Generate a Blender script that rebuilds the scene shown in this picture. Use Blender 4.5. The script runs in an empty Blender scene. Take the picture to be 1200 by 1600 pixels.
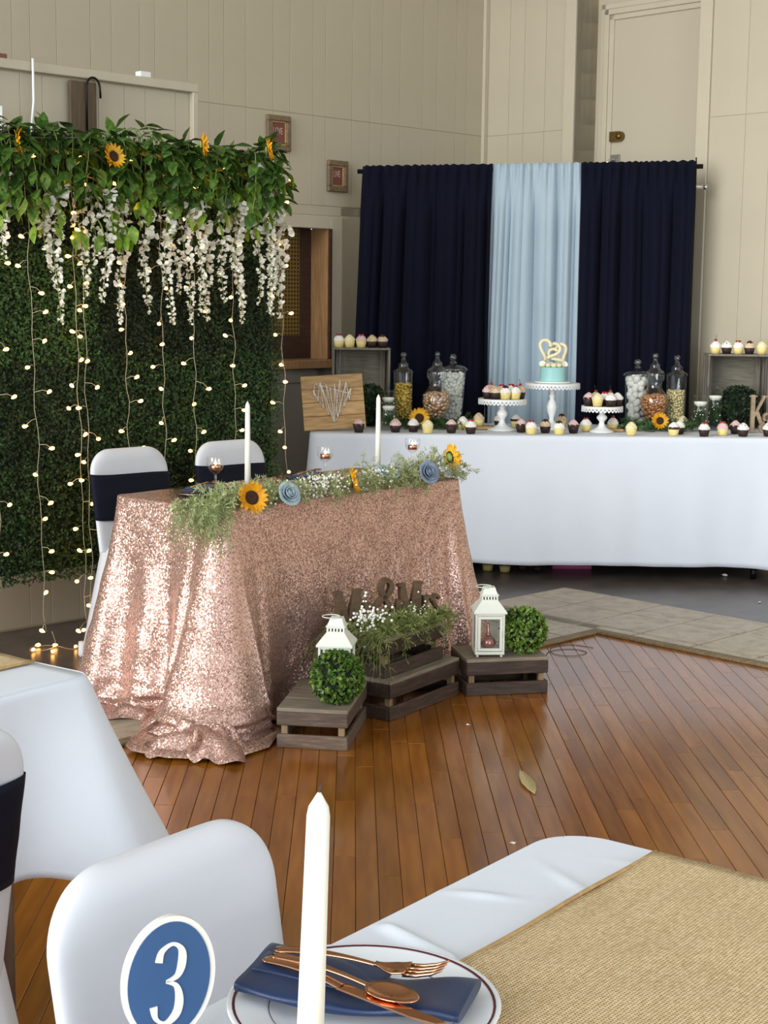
import bpy, math, random
import numpy as np
from mathutils import Vector, Matrix
PI = math.pi
R = random.Random(7)
sc = bpy.context.scene
COL = sc.collection

# ------------------------------------------------------------------ camera, world, assumed window light, exposure
cam = bpy.data.cameras.new('camera'); camo = bpy.data.objects.new('camera', cam); COL.objects.link(camo)
cam.sensor_fit = 'AUTO'; cam.sensor_width = 36; cam.lens = 54; cam.clip_start = 0.05
pitch = math.atan(335 / 2400)
camo.matrix_world = Matrix.Translation((0, 0, 1.47)) @ Matrix.Rotation(PI / 2 - pitch, 4, 'X') @ Matrix.Rotation(0.012, 4, 'Z')
sc.camera = camo
world = bpy.data.worlds.new('daylight'); sc.world = world; world.use_nodes = True
bg = world.node_tree.nodes['Background']; bg.inputs[0].default_value = (0.86, 0.93, 1.0, 1); bg.inputs[1].default_value = 1.1
vs = sc.view_settings; vs.view_transform = 'Standard'; vs.look = 'None'; vs.gamma = 1.0; vs.exposure = 0.34; vs.use_curve_mapping = False
try:
    sc.cycles.use_denoising = True; sc.cycles.max_bounces = 8; sc.cycles.transparent_max_bounces = 24
    sc.cycles.caustics_reflective = False; sc.cycles.caustics_refractive = False; sc.cycles.sample_clamp_indirect = 4.0
except Exception: pass

def assumed_window_light(name, loc, target, sx, sy, power, colr):
    l = bpy.data.lights.new(name, 'AREA'); l.shape = 'RECTANGLE'; l.size = sx; l.size_y = sy; l.energy = power; l.color = colr
    o = bpy.data.objects.new(name, l); COL.objects.link(o); o.location = loc
    o.rotation_euler = (Vector(target) - Vector(loc)).to_track_quat('-Z', 'Y').to_euler(); return o
def UV(u, v, z=0.0): return Vector(((u - v) * .70711, (u + v) * .70711, z))
# soft daylight from an assumed window side of the hall (behind the camera, to the left), and an assumed tall window in the left wall
sun = bpy.data.lights.new('soft_daylight', 'SUN'); sun.energy = 2.5; sun.angle = math.radians(40); sun.color = (0.97, 0.985, 1.0)
suno = bpy.data.objects.new('soft_daylight', sun); COL.objects.link(suno); suno.location = (-6, -4, 4)
suno.rotation_euler = Vector((0.62, 0.74, -0.17)).to_track_quat('-Z', 'Y').to_euler()
assumed_window_light('assumed_window_daylight', UV(-2.8, 7.05, 2.0), UV(-2.8, 0, 1.2), 2.6, 2.1, 100, (0.95, 0.98, 1.0))  # area light added for the assumed window, just outside its opening
assumed_window_light('assumed_far_window_daylight', (4.6, -4.6, 2.3), (0.3, 6, 0.8), 2.2, 1.6, 90, (0.95, 0.98, 1.0))  # second unseen window, assumed; its light is added for glints on the sequin folds

# ------------------------------------------------------------------ materials
def lin(h):
    h = h.lstrip('#'); c = [int(h[i:i + 2], 16) / 255 for i in (0, 2, 4)]
    return tuple(x / 12.92 if x <= .04045 else ((x + .055) / 1.055) ** 2.4 for x in c) + (1,)
class NT:
    def __init__(s, name):
        s.m = bpy.data.materials.new(name); s.m.use_nodes = True; s.t = s.m.node_tree; s.n = s.t.nodes; s.n.clear()
        s.out = s.n.new('ShaderNodeOutputMaterial')
    def new(s, t, **k):
        n = s.n.new('ShaderNode' + t)
        for a, b in k.items(): setattr(n, a, b)
        return n
    def link(s, a, b): s.t.links.new(a, b)
    def coord(s, scale=(1, 1, 1), kind='Object', rot=(0, 0, 0)):
        c = s.new('TexCoord'); mp = s.new('Mapping'); mp.inputs['Scale'].default_value = scale; mp.inputs['Rotation'].default_value = rot
        s.link(c.outputs[kind], mp.inputs[0]); return mp.outputs[0]
    def noise(s, vec, scale, detail=3, rough=.55):
        n = s.new('TexNoise'); n.inputs['Scale'].default_value = scale; n.inputs['Detail'].default_value = detail; n.inputs['Roughness'].default_value = rough
        s.link(vec, n.inputs['Vector']); return n
    def ramp(s, fac, stops):
        r = s.new('ValToRGB'); e = r.color_ramp.elements
        while len(e) < len(stops): e.new(.5)
        for i, (p, c) in enumerate(stops): e[i].position = p; e[i].color = c
        s.link(fac, r.inputs[0]); return r.outputs[0]
    def mix(s, fac, a, b, mode='MIX'):
        m = s.new('Mix', data_type='RGBA', blend_type=mode)
        for i, x in ((0, fac), (6, a), (7, b)):
            if isinstance(x, (int, float, tuple)): m.inputs[i].default_value = x
            else: s.link(x, m.inputs[i])
        return m.outputs[2]
    def bump(s, h, strength, dist=.01):
        b = s.new('Bump'); b.inputs['Strength'].default_value = strength; b.inputs['Distance'].default_value = dist
        s.link(h, b.inputs['Height']); return b.outputs[0]
    def pbsdf(s, base, rough=.5, metal=0, normal=None, **k):
        p = s.new('BsdfPrincipled')
        for key, x in (('Base Color', base), ('Roughness', rough), ('Metallic', metal)):
            if isinstance(x, (int, float, tuple)): p.inputs[key].default_value = x
            else: s.link(x, p.inputs[key])
        if normal is not None: s.link(normal, p.inputs['Normal'])
        for key, x in k.items():
            key = key.replace('_', ' ')
            if key in p.inputs: p.inputs[key].default_value = x
        s.link(p.outputs[0], s.out.inputs[0]); return p
def plain(name, h, rough=.5, metal=0, var=.06, scale=30, bump=0, **k):
    t = NT(name); v = t.coord(); n = t.noise(v, scale); c = lin(h)
    a = tuple(x * (1 - var) for x in c[:3]) + (1,); b = tuple(min(1, x * (1 + var)) for x in c[:3]) + (1,)
    col = t.ramp(n.outputs[0], [(.3, a), (.7, b)])
    t.pbsdf(col, rough, metal, t.bump(n.outputs[0], bump, .004) if bump else None, **k); return t.m
def wood(name, cols, scale=(1, 12, 12), rough=.5, coat=0, rand=.25, bump=.15, nscale=6, metal=0, detail=5):
    t = NT(name); inf = t.new('ObjectInfo')
    v = t.coord(scale); add = t.new('VectorMath', operation='ADD'); mul = t.new('VectorMath', operation='SCALE'); mul.inputs['Scale'].default_value = 37.0
    cmb = t.new('CombineXYZ')
    for i in range(3): t.link(inf.outputs['Random'], cmb.inputs[i])
    t.link(cmb.outputs[0], mul.inputs[0]); t.link(v, add.inputs[0]); t.link(mul.outputs[0], add.inputs[1])
    n = t.noise(add.outputs[0], nscale, detail, .6)
    col = t.ramp(n.outputs[0], [(.25, lin(cols[0])), (.5, lin(cols[1])), (.75, lin(cols[2]))])
    hs = t.new('HueSaturation'); mr = t.new('MapRange'); mr.inputs[3].default_value = 1 - rand; mr.inputs[4].default_value = 1 + rand
    t.link(inf.outputs['Random'], mr.inputs[0]); t.link(mr.outputs[0], hs.inputs['Value']); t.link(col, hs.inputs['Color'])
    t.pbsdf(hs.outputs[0], rough, metal, t.bump(n.outputs[0], bump, .002), Coat_Weight=coat, Coat_Roughness=.12); return t.m
def fabric(name, h, rough=.85, weave=900, bump=.15, var=.03, sheen=.15, wr=0.0, spec=.4):
    t = NT(name); v = t.coord(); n = t.noise(v, 5, 4); c = lin(h)
    col = t.ramp(n.outputs[0], [(.3, tuple(x * (1 - var) for x in c[:3]) + (1,)), (.7, tuple(min(1, x * (1 + var)) for x in c[:3]) + (1,))])
    w = t.noise(v, weave, 1); big = t.noise(v, 7, 3)
    ad = t.new('Math', operation='MULTIPLY_ADD'); ad.inputs[1].default_value = wr; t.link(big.outputs[0], ad.inputs[0]); t.link(w.outputs[0], ad.inputs[2])
    t.pbsdf(col, rough, 0, t.bump(ad.outputs[0], bump, .003), Sheen_Weight=sheen, Specular_IOR_Level=spec); return t.m
def leafmat(name, cols, rough=.45, back=.15):
    t = NT(name); inf = t.new('ObjectInfo'); v = t.coord(); n = t.noise(v, 45, 2)
    ad = t.new('Math', operation='MULTIPLY_ADD'); ad.inputs[1].default_value = .35; t.link(inf.outputs['Random'], ad.inputs[0]); t.link(n.outputs[0], ad.inputs[2])
    sb = t.new('Math', operation='SUBTRACT'); sb.inputs[1].default_value = .175; t.link(ad.outputs[0], sb.inputs[0])
    col = t.ramp(sb.outputs[0], [(.28, lin(cols[0])), (.5, lin(cols[1])), (.72, lin(cols[2]))])
    p = t.pbsdf(col, rough); tr = t.new('BsdfTranslucent'); t.link(col, tr.inputs[0])
    ms = t.new('MixShader'); ms.inputs[0].default_value = back; t.link(p.outputs[0], ms.inputs[1]); t.link(tr.outputs[0], ms.inputs[2]); t.link(ms.outputs[0], t.out.inputs[0]); return t.m
def glow(name, c, s):
    t = NT(name); e = t.new('Emission'); e.inputs[0].default_value = lin(c); e.inputs[1].default_value = s; t.link(e.outputs[0], t.out.inputs[0]); return t.m
def glass(name, tint='ffffff', lo=.05, hi=.75):
    t = NT(name); tr = t.new('BsdfTransparent'); tr.inputs[0].default_value = lin(tint); g = t.new('BsdfGlossy'); g.inputs['Roughness'].default_value = .03
    lw = t.new('LayerWeight'); lw.inputs[0].default_value = .35; mr = t.new('MapRange'); mr.inputs[3].default_value = lo; mr.inputs[4].default_value = hi
    pw = t.new('Math', operation='POWER'); pw.inputs[1].default_value = 2.2; t.link(lw.outputs['Facing'], pw.inputs[0]); t.link(pw.outputs[0], mr.inputs[0])
    ms = t.new('MixShader'); t.link(mr.outputs[0], ms.inputs[0]); t.link(tr.outputs[0], ms.inputs[1]); t.link(g.outputs[0], ms.inputs[2]); t.link(ms.outputs[0], t.out.inputs[0]); return t.m
def sequin():
    t = NT('sequin_fabric'); v = t.coord()
    vo = t.new('TexVoronoi'); vo.inputs['Scale'].default_value = 215; vo.inputs['Randomness'].default_value = .55; t.link(v, vo.inputs['Vector'])
    geo = t.new('NewGeometry'); sub = t.new('VectorMath', operation='SUBTRACT'); sub.inputs[1].default_value = (.5, .5, .5); t.link(vo.outputs['Color'], sub.inputs[0])
    scl = t.new('VectorMath', operation='SCALE'); scl.inputs['Scale'].default_value = .50; t.link(sub.outputs[0], scl.inputs[0])
    ad = t.new('VectorMath', operation='ADD'); t.link(scl.outputs[0], ad.inputs[0]); t.link(geo.outputs['Normal'], ad.inputs[1])
    no = t.new('VectorMath', operation='NORMALIZE'); t.link(ad.outputs[0], no.inputs[0])
    sep = t.new('SeparateColor'); t.link(vo.outputs['Color'], sep.inputs[0])
    col = t.ramp(sep.outputs[0], [(.0, lin('cba293')), (.5, lin('dfb6a5')), (1, lin('efcdbc'))])
    edge = t.ramp(vo.outputs['Distance'], [(.45, (1, 1, 1, 1)), (.75, (.42, .35, .33, 1))])
    p = t.pbsdf(t.mix(1.0, col, edge, 'MULTIPLY'), .27, .6, no.outputs[0]); return t.m
def burlap():
    t = NT('burlap'); v = t.coord(); ws = []
    for d in ('X', 'Y'):
        w = t.new('TexWave', bands_direction=d); w.inputs['Scale'].default_value = 78; w.inputs['Distortion'].default_value = 1.4; w.inputs['Detail'].default_value = 2; w.inputs['Detail Scale'].default_value = 2.5; t.link(v, w.inputs[0]); ws.append(w)
    ml = t.new('Math', operation='MAXIMUM'); t.link(ws[0].outputs['Fac'], ml.inputs[0]); t.link(ws[1].outputs['Fac'], ml.inputs[1])
    n = t.noise(v, 160, 3); n2 = t.noise(t.coord((4, 60, 10)), 3, 3)
    ad = t.new('Math', operation='MULTIPLY_ADD'); ad.inputs[1].default_value = .4; t.link(n2.outputs[0], ad.inputs[0]); t.link(n.outputs[0], ad.inputs[2])
    base = t.ramp(ad.outputs[0], [(.5, lin('ccb184')), (.7, lin('dec598')), (.9, lin('ecd8b0'))])
    col = t.mix(t.ramp(ml.outputs[0], [(.25, (0, 0, 0, 1)), (.75, (1, 1, 1, 1))]), t.mix(1.0, base, lin('b39c78'), 'MULTIPLY'), base)
    t.pbsdf(col, .9, 0, t.bump(ml.outputs[0], .5, .002)); return t.m

M = {}
M['wall'] = plain('painted_boards', 'beb49d', .42, 0, .035, 2.2)
M['wallgap'] = plain('board_groove', 'b5a98f', .6, 0, .03, 3)
M['trim'] = plain('painted_trim', 'c4baa3', .4, 0, .03, 4)
M['wains'] = plain('grey_wainscot', '8f897f', .45, 0, .04, 3)
M['ceil'] = plain('ceiling_paint', 'cfcabf', .7, 0, .03, 2)
M['door'] = plain('door_paint', 'c0b6a0', .35, 0, .02, 2)
M['niche'] = plain('niche_paint', 'bcb2a2', .6, 0, .1, 5)
M['plank'] = wood('maple_plank', ('82490f', '935716', 'a2661f'), (9, 1.0, 9), .27, .36, .2, 0, 3.0, 0, 1.5)
M['subfloor'] = plain('subfloor', '2a1a10', .8)
M['edge'] = wood('worn_edge_strip', ('5c4a34', '7d6a4c', '9a8766'), (2, 20, 20), .6, 0, .1, .2)
def tilemat():
    t = NT('stone_tile'); v = t.coord(); inf = t.new('ObjectInfo')
    cmb = t.new('VectorMath', operation='SCALE'); cb = t.new('CombineXYZ')
    for i in range(3): t.link(inf.outputs['Random'], cb.inputs[i])
    cmb.inputs['Scale'].default_value = 19; t.link(cb.outputs[0], cmb.inputs[0]); ad = t.new('VectorMath', operation='ADD'); t.link(v, ad.inputs[0]); t.link(cmb.outputs[0], ad.inputs[1])
    n = t.noise(ad.outputs[0], 14, 6, .65); n2 = t.noise(ad.outputs[0], 60, 3)
    c = t.ramp(n.outputs[0], [(.3, lin('94866f')), (.5, lin('b3a58e')), (.72, lin('c4b79e'))])
    c2 = t.mix(t.ramp(n2.outputs[0], [(.62, (0, 0, 0, 1)), (.75, (.5, .5, .5, 1))]), c, lin('7d6e58'))
    t.pbsdf(c2, .38, 0, t.bump(n.outputs[0], .1, .003)); return t.m
M['tile'] = tilemat()
M['grout'] = plain('tile_grout', '463c31', .8, 0, .1, 40)
def vinyl():
    t = NT('dark_vinyl_floor'); v = t.coord(); b = t.new('TexBrick'); b.inputs['Scale'].default_value = 1; b.inputs['Brick Width'].default_value = .9; b.inputs['Row Height'].default_value = .15; b.inputs['Mortar Size'].default_value = .002
    b.inputs['Color1'].default_value = lin('564d48'); b.inputs['Color2'].default_value = lin('4a423c'); b.inputs['Mortar'].default_value = lin('2c2622'); t.link(v, b.inputs[0])
    n = t.noise(v, 9, 5); c = t.mix(t.ramp(n.outputs[0], [(.35, (0, 0, 0, 1)), (.75, (.6, .6, .6, 1))]), b.outputs[0], lin('6a625d'))
    t.pbsdf(c, .3, 0, t.bump(n.outputs[0], .05, .003)); return t.m
M['vinyl'] = vinyl()
M['cloth'] = fabric('white_table_linen', 'dfe4eb', .75, 700, .12, .015, .1, 6)
M['satin'] = fabric('white_spandex', 'd9dade', .5, 900, .08, .015, .1, 3)
M['sash'] = fabric('navy_sash', '070a1c', .7, 700, .12, .05, .03, 3, .2)
M['navy'] = fabric('navy_curtain', '0c0f1f', .9, 500, .25, .06, .02, 4, .12)
M['blue'] = fabric('pale_blue_curtain', 'a9bac4', .85, 500, .25, .03, .05, 4, .2)
M['sequin'] = sequin()
M['burlap'] = burlap()
M['burlapedge'] = plain('burlap_hem', 'b89662', .9, 0, .15, 80, .3)
M['black'] = plain('black_metal', '141416', .4, .6)
M['chrome'] = plain('chrome', 'd0d0d0', .2, 1)
M['brass'] = plain('aged_brass', '7a6338', .35, .9, .15, 20)
M['steel'] = plain('grey_steel', '9a958c', .4, .8)
M['white'] = plain('white_enamel', 'eeefec', .35, 0, .01, 5)
M['lantern'] = plain('cream_lantern_metal', 'e2e5d8', .4, 0, .02, 8)
M['wax'] = plain('white_wax', 'f3efe2', .45, 0, .01, 9, Subsurface_Weight=.15)
M['wick'] = plain('wick', '4a4038', .9)
M['crate'] = wood('weathered_crate_wood', ('3e322a', '5c4b3e', '76675a'), (3, 24, 24), .65, 0, .28, .3, 4)
M['cratedark'] = wood('dark_stained_crate_wood', ('2a1f19', '3f3027', '57463a'), (3, 24, 24), .6, 0, .2, .3, 4)
M['cratetop'] = wood('grey_crate_board', ('6e6353', '857967', '978b78'), (3, 20, 20), .7, 0, .12, .25, 4)
M['cratepost'] = wood('pale_crate_post', ('6f5a3c', '8a7350', '9c855e'), (10, 10, 2), .65, 0, .1, .2, 4)
M['greywood'] = wood('grey_washed_slat', ('5d574d', '787165', '8d8576'), (24, 24, 3), .7, 0, .18, .25, 4)
M['greyback'] = wood('grey_washed_board', ('5f5a4c', '767060', '857f6c'), (3, 24, 24), .7, 0, .1, .25, 4)
M['cedar'] = wood('honey_cedar', ('8f6b40', 'b8925e', 'cfae7c'), (2.5, 22, 22), .55, 0, .15, .15, 4)
M['letter'] = wood('brown_letter_wood', ('4b3a29', '5f4b36', '6d5940'), (4, 4, 20), .6, 0, .08, .15, 4)
M['letter2'] = wood('tan_letter_wood', ('7f6c54', '97836a', 'a8967d'), (4, 4, 20), .6, 0, .08, .15, 4)
M['brownboard'] = wood('brown_board', ('4f3f2c', '5f4e38', '6b5942'), (20, 20, 2), .6, 0, .06, .15, 4)
M['framewood'] = wood('taupe_frame_wood', ('5f4e38', '75624a', '8a765c'), (18, 18, 18), .5, 0, .08, .2, 3)
M['print'] = plain('dusty_red_print', '7b4a3e', .5, 0, .12, 40)
M['printtext'] = plain('pale_print_text', 'd9b9a8', .6)
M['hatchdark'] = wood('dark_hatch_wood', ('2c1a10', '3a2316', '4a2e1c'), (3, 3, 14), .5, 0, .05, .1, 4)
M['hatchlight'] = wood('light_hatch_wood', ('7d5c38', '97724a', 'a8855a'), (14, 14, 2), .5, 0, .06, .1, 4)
def lattice():
    t = NT('brass_grille'); v = t.coord(); 
    vo = t.new('TexVoronoi', feature='DISTANCE_TO_EDGE'); vo.inputs['Scale'].default_value = 42; vo.inputs['Randomness'].default_value = .0; t.link(v, vo.inputs['Vector'])
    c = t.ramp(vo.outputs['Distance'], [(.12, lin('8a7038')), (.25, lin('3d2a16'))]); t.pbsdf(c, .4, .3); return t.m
M['grille'] = lattice()
M['leafdark'] = leafmat('ruscus_leaf', ('203a12', '406226', '6b8c3e'), .38, .2)
M['leaflight'] = leafmat('bulblit_vine_leaf', ('5f8c2a', '8bb03c', 'b0c858'), .45, .35)  # light green leaves, colour brightened further for the glow of the bulbs
M['box'] = leafmat('boxwood_leaf', ('11240c', '223e18', '456a2e'), .6, .12)  # lightest tone raised to put leaf highlights into the colour
M['boxball'] = leafmat('boxwood_ball_leaf', ('3b5a20', '749638', 'bed07c'), .45, .2)
M['boxcore'] = plain('boxwood_core', '101c0a', .9)
M['fern'] = leafmat('feathery_green', ('7c8a48', 'a0ab6a', 'c4cc9c'), .6, .3)
M['ferndark'] = leafmat('dark_feathery_green', ('365528', '4f7240', '7a9a62'), .6, .3)
M['stem'] = plain('green_stem', '8aa052', .6)
M['petal'] = plain('white_petal', 'f4f1e2', .6, 0, .03, 20, Subsurface_Weight=.0)
M['breath'] = plain('white_filler_blossom', 'f6f4ea', .6)
M['sunpetal'] = leafmat('sunflower_petal', ('e09a10', 'f4b41e', 'ffd040'), .5, .25)
M['sundisc'] = plain('sunflower_disc', '3a1f10', .9, 0, .35, 300, .6)
M['roseb'] = plain('grey_blue_rose', 'a9bec6', .6, 0, .06, 60)
M['rosed'] = plain('slate_blue_rose', '8493a8', .6, 0, .06, 60)
M['wire'] = plain('clear_wire', 'b5ab8e', .4, 0, .02)
M['bulb'] = glow('lit_bulb', 'ffb45a', 11)
M['bulbbase'] = plain('bulb_socket', 'e8dfc0', .4)
M['flame'] = glow('tealight_flame', 'ffc890', 12)
M['glass'] = glass('clear_glass', 'ffffff', .08, .9)
M['jarglass'] = glass('jar_glass', 'f8fbfb', .09, .95)
M['pane'] = glass('lantern_pane', 'eef2f0', .06, .6)
M['rosegold'] = plain('rose_gold', 'd9a07c', .14, 1, .02)
M['rglass'] = plain('rose_bulb_glass', 'c98a80', .12, .6)
M['goldcandy'] = plain('gold_foil', 'f2c65a', .3, .4, .3, 90)
M['palecandy'] = plain('champagne_gold_bead', 'eedaa4', .3, .4, .2, 90)
M['copper'] = plain('copper_foil', 'd4935f', .3, .4, .25, 60)
M['rosefoil'] = plain('rose_gold_foil', 'd8b08c', .3, .45, .25, 60)
M['marsh'] = plain('white_marshmallow', 'f0ede4', .7, 0, .03, 20)
M['choc'] = plain('chocolate_cake', '2b1712', .6, 0, .25, 120)
M['choctop'] = plain('chocolate_icing', '3a1d16', .4, 0, .1, 60)
M['van'] = plain('vanilla_cake', 'ecd88c', .6, 0, .08, 90)
M['cream'] = plain('white_frosting', 'f4efe6', .5, 0, .03, 60)
M['ivory'] = plain('ivory_frosting', 'f1e4b4', .5, 0, .04, 60)
M['pink'] = plain('pink_frosting', 'e3c0ba', .5, 0, .06, 60)
M['tan'] = plain('tan_frosting', 'd8bf9c', .5, 0, .1, 60)
M['cherry'] = plain('red_cherry', '9c1626', .2, 0, .15, 50)
M['cake'] = plain('aqua_fondant', '9bd0cd', .45, 0, .02, 10)
M['topper'] = plain('ivory_topper', 'e9dfb6', .4, 0, .06, 60)
M['plate'] = plain('white_china', 'eef0f2', .12, 0, .005, 5)
M['rim'] = plain('burgundy_rim_line', '5a2630', .25)
M['greyrim'] = plain('grey_rim_line', '6f7480', .25)
M['silver'] = plain('pewter_plate', '8d9092', .2, .9)
M['napkin'] = fabric('navy_satin_napkin', '182c50', .38, 900, .1, .08, .1, 5)
M['signblue'] = plain('sign_blue', '31547f', .35, 0, .03, 10)
M['signcream'] = plain('sign_cream', 'e6e3d8', .4, 0, .01)
M['pinkbox'] = plain('pink_cardboard', 'b0487f', .6)
M['plasticlid'] = glass('plastic_clamshell', 'f0f0f0', .12, .6)
M['paper'] = plain('paper_scrap', 'e8e4da', .8)
M['dryleaf'] = plain('dry_leaf', 'b9a878', .7)
M['cord'] = plain('thin_black_cord', '2c2724', .6)
M['foil'] = plain('white_styrofoam', 'f0f0ee', .8)
M['water'] = glass('vase_water', 'e8f0e8', .01, .2)
M['vaseglass'] = glass('vase_glass', 'fbfdfc', .035, .6)

# ------------------------------------------------------------------ mesh building
class MB:
    def __init__(s): s.v = []; s.f = []; s.mi = []; s.sm = []
    def add(s, vs_, fs, mi=0, smooth=False, mat=None):
        o = len(s.v)
        if mat is not None: vs_ = [mat @ Vector(p) for p in vs_]
        s.v.extend([tuple(p) for p in vs_]); s.f.extend([tuple(i + o for i in f) for f in fs]); s.mi.extend([mi] * len(fs)); s.sm.extend([smooth] * len(fs)); return s
    def box(s, c, d, b=.0, mi=0, mat=None):
        x, y, z = [q / 2 for q in d]; b = min(b, x * .9, y * .9, z * .9)
        T = Matrix.Translation(c) if mat is None else mat @ Matrix.Translation(c)
        if b <= 0:
            vv = [(i * x, j * y, k * z) for i in (-1, 1) for j in (-1, 1) for k in (-1, 1)]
            return s.add(vv, [(0, 1, 3, 2), (4, 6, 7, 5), (0, 4, 5, 1), (2, 3, 7, 6), (0, 2, 6, 4), (1, 5, 7, 3)], mi, False, T)
        vv = []; idx = {}
        for i in (-1, 1):
            for j in (-1, 1):
                for k in (-1, 1):
                    idx[i, j, k] = len(vv); vv += [(i * x, j * (y - b), k * (z - b)), (i * (x - b), j * y, k * (z - b)), (i * (x - b), j * (y - b), k * z)]
        F = []
        def q(a, l):
            n = [vv[t] for t in l]; c0 = Vector(n[0]); nr = (Vector(n[1]) - c0).cross(Vector(n[2]) - c0); ce = sum((Vector(p) for p in n), Vector()) / len(n)
            F.append(tuple(l) if nr.dot(ce) > 0 else tuple(reversed(l)))
        for sg in (-1, 1):
            q(0, [idx[sg, j, k] for j, k in ((-1, -1), (1, -1), (1, 1), (-1, 1))])
            q(0, [idx[i, sg, k] + 1 for i, k in ((-1, -1), (1, -1), (1, 1), (-1, 1))])
            q(0, [idx[i, j, sg] + 2 for i, j in ((-1, -1), (1, -1), (1, 1), (-1, 1))])
            for s2 in (-1, 1):
                q(0, [idx[sg, s2, -1], idx[sg, s2, 1], idx[sg, s2, 1] + 1, idx[sg, s2, -1] + 1])
                q(0, [idx[sg, -1, s2], idx[sg, 1, s2], idx[sg, 1, s2] + 2, idx[sg, -1, s2] + 2])
                q(0, [idx[-1, sg, s2] + 1, idx[1, sg, s2] + 1, idx[1, sg, s2] + 2, idx[-1, sg, s2] + 2])
                for s3 in (-1, 1): q(0, [idx[sg, s2, s3], idx[sg, s2, s3] + 1, idx[sg, s2, s3] + 2])
        return s.add(vv, F, mi, False, T)
    def bx(s, x0, x1, y0, y1, z0, z1, b=0, mi=0): return s.box(((x0 + x1) / 2, (y0 + y1) / 2, (z0 + z1) / 2), (x1 - x0, y1 - y0, z1 - z0), b, mi)
    def lathe(s, prof, n=24, mi=0, mat=None, smooth=True, cap=True, mod=None):
        vv = []; F = []
        for k, (r, z) in enumerate(prof):
            for i in range(n):
                a = 2 * PI * i / n; rr, zz = (r, z) if mod is None else mod(r, z, a, k); vv.append((rr * math.cos(a), rr * math.sin(a), zz))
        for k in range(len(prof) - 1):
            for i in range(n):
                j = (i + 1) % n; F.append((k * n + i, k * n + j, (k + 1) * n + j, (k + 1) * n + i))
        if cap:
            if prof[0][0] > 1e-4: F.append(tuple(reversed(range(n))))
            if prof[-1][0] > 1e-4: F.append(tuple((len(prof) - 1) * n + i for i in range(n)))
        return s.add(vv, F, mi, smooth, mat)
    def tube(s, pts, r, n=6, mi=0, mat=None, cap=True, smooth=True):
        pts = [Vector(p) for p in pts]; m = len(pts); rr = r if isinstance(r, (list, tuple)) else [r] * m
        vv = []; F = []; ref = None
        for k, p in enumerate(pts):
            t = (pts[min(k + 1, m - 1)] - pts[max(k - 1, 0)])
            if t.length < 1e-9: t = Vector((0, 0, 1))
            t.normalize()
            if ref is None: ref = Vector((1, 0, 0)) if abs(t.x) < .8 else Vector((0, 1, 0))
            a = (ref - t * ref.dot(t)); a.normalize(); ref = a; b = t.cross(a)
            for i in range(n):
                an = 2 * PI * i / n; vv.append(p + (a * math.cos(an) + b * math.sin(an)) * rr[k])
        for k in range(m - 1):
            for i in range(n):
                j = (i + 1) % n; F.append((k * n + i, k * n + j, (k + 1) * n + j, (k + 1) * n + i))
        if cap: F.append(tuple(reversed(range(n)))); F.append(tuple((m - 1) * n + i for i in range(n)))
        return s.add(vv, F, mi, smooth, mat)
    def ball(s, c, r, n=8, mi=0, sq=(1, 1, 1), mat=None):
        prof = [(math.sin(PI * k / (n // 2 + 1)) * r if 0 < k < n // 2 + 1 else 0.0, -math.cos(PI * k / (n // 2 + 1)) * r) for k in range(n // 2 + 2)]
        T = Matrix.Translation(c) @ Matrix.Diagonal((*sq, 1));  T = T if mat is None else mat @ T
        return s.lathe([(max(a, 1e-5), b) for a, b in prof], n, mi, T, True, False)
    def ribbon(s, path, w, th, mi=0, mat=None, y0=0):      # flat stroke in the xz plane, thickness along y
        m = len(path); L = []; Rr = []
        ww = w if isinstance(w, (list, tuple)) else [w] * m
        for k in range(m):
            a = Vector(path[max(k - 1, 0)]); b = Vector(path[min(k + 1, m - 1)]); t = (b - a)
            t = t.normalized() if t.length > 1e-9 else Vector((1, 0)); nr = Vector((-t.y, t.x)); p = Vector(path[k])
            L.append(p + nr * ww[k] / 2); Rr.append(p - nr * ww[k] / 2)
        vv = []
        for yy in (y0 - th / 2, y0 + th / 2):
            vv += [(p.x, yy, p.y) for p in L] + [(p.x, yy, p.y) for p in Rr]
        F = []
        for k in range(m - 1):
            F += [(k, k + 1, m + k + 1, m + k), (2 * m + k + 1, 2 * m + k, 3 * m + k, 3 * m + k + 1), (k + 1, k, 2 * m + k, 2 * m + k + 1), (m + k, m + k + 1, 3 * m + k + 1, 3 * m + k)]
        F += [(0, m, 3 * m, 2 * m), (2 * m - 1, m - 1, 3 * m - 1, 4 * m - 1)]
        return s.add(vv, F, mi, False, mat)
    def poly(s, outline, z0, z1, mi=0, mat=None):            # 2D outline (xy) extruded along z
        n = len(outline); vv = [(x, y, z0) for x, y in outline] + [(x, y, z1) for x, y in outline]
        F = [tuple(reversed(range(n))), tuple(range(n, 2 * n))] + [(i, (i + 1) % n, n + (i + 1) % n, n + i) for i in range(n)]
        return s.add(vv, F, mi, False, mat)
    def grid(s, fn, nu, nv, mi=0, smooth=True, closed=False, mat=None):
        vv = [fn(i / nu, j / nv) for j in range(nv + 1) for i in range(nu + (0 if closed else 1))]; w = nu if closed else nu + 1
        F = []
        for j in range(nv):
            for i in range(nu):
                i2 = (i + 1) % w if closed else i + 1; F.append((j * w + i, j * w + i2, (j + 1) * w + i2, (j + 1) * w + i))
        return s.add(vv, F, mi, smooth, mat)
    def mesh(s, name, mats):
        me = bpy.data.meshes.new(name); me.from_pydata(s.v, [], s.f)
        for m in (mats if isinstance(mats, (list, tuple)) else [mats]): me.materials.append(M[m] if isinstance(m, str) else m)
        me.polygons.foreach_set('material_index', s.mi); me.polygons.foreach_set('use_smooth', s.sm); me.update(); return me
    def build(s, name, mats, parent=None, loc=None, rot=None):
        return link(name, s.mesh(name, mats), parent, loc, rot)
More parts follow.
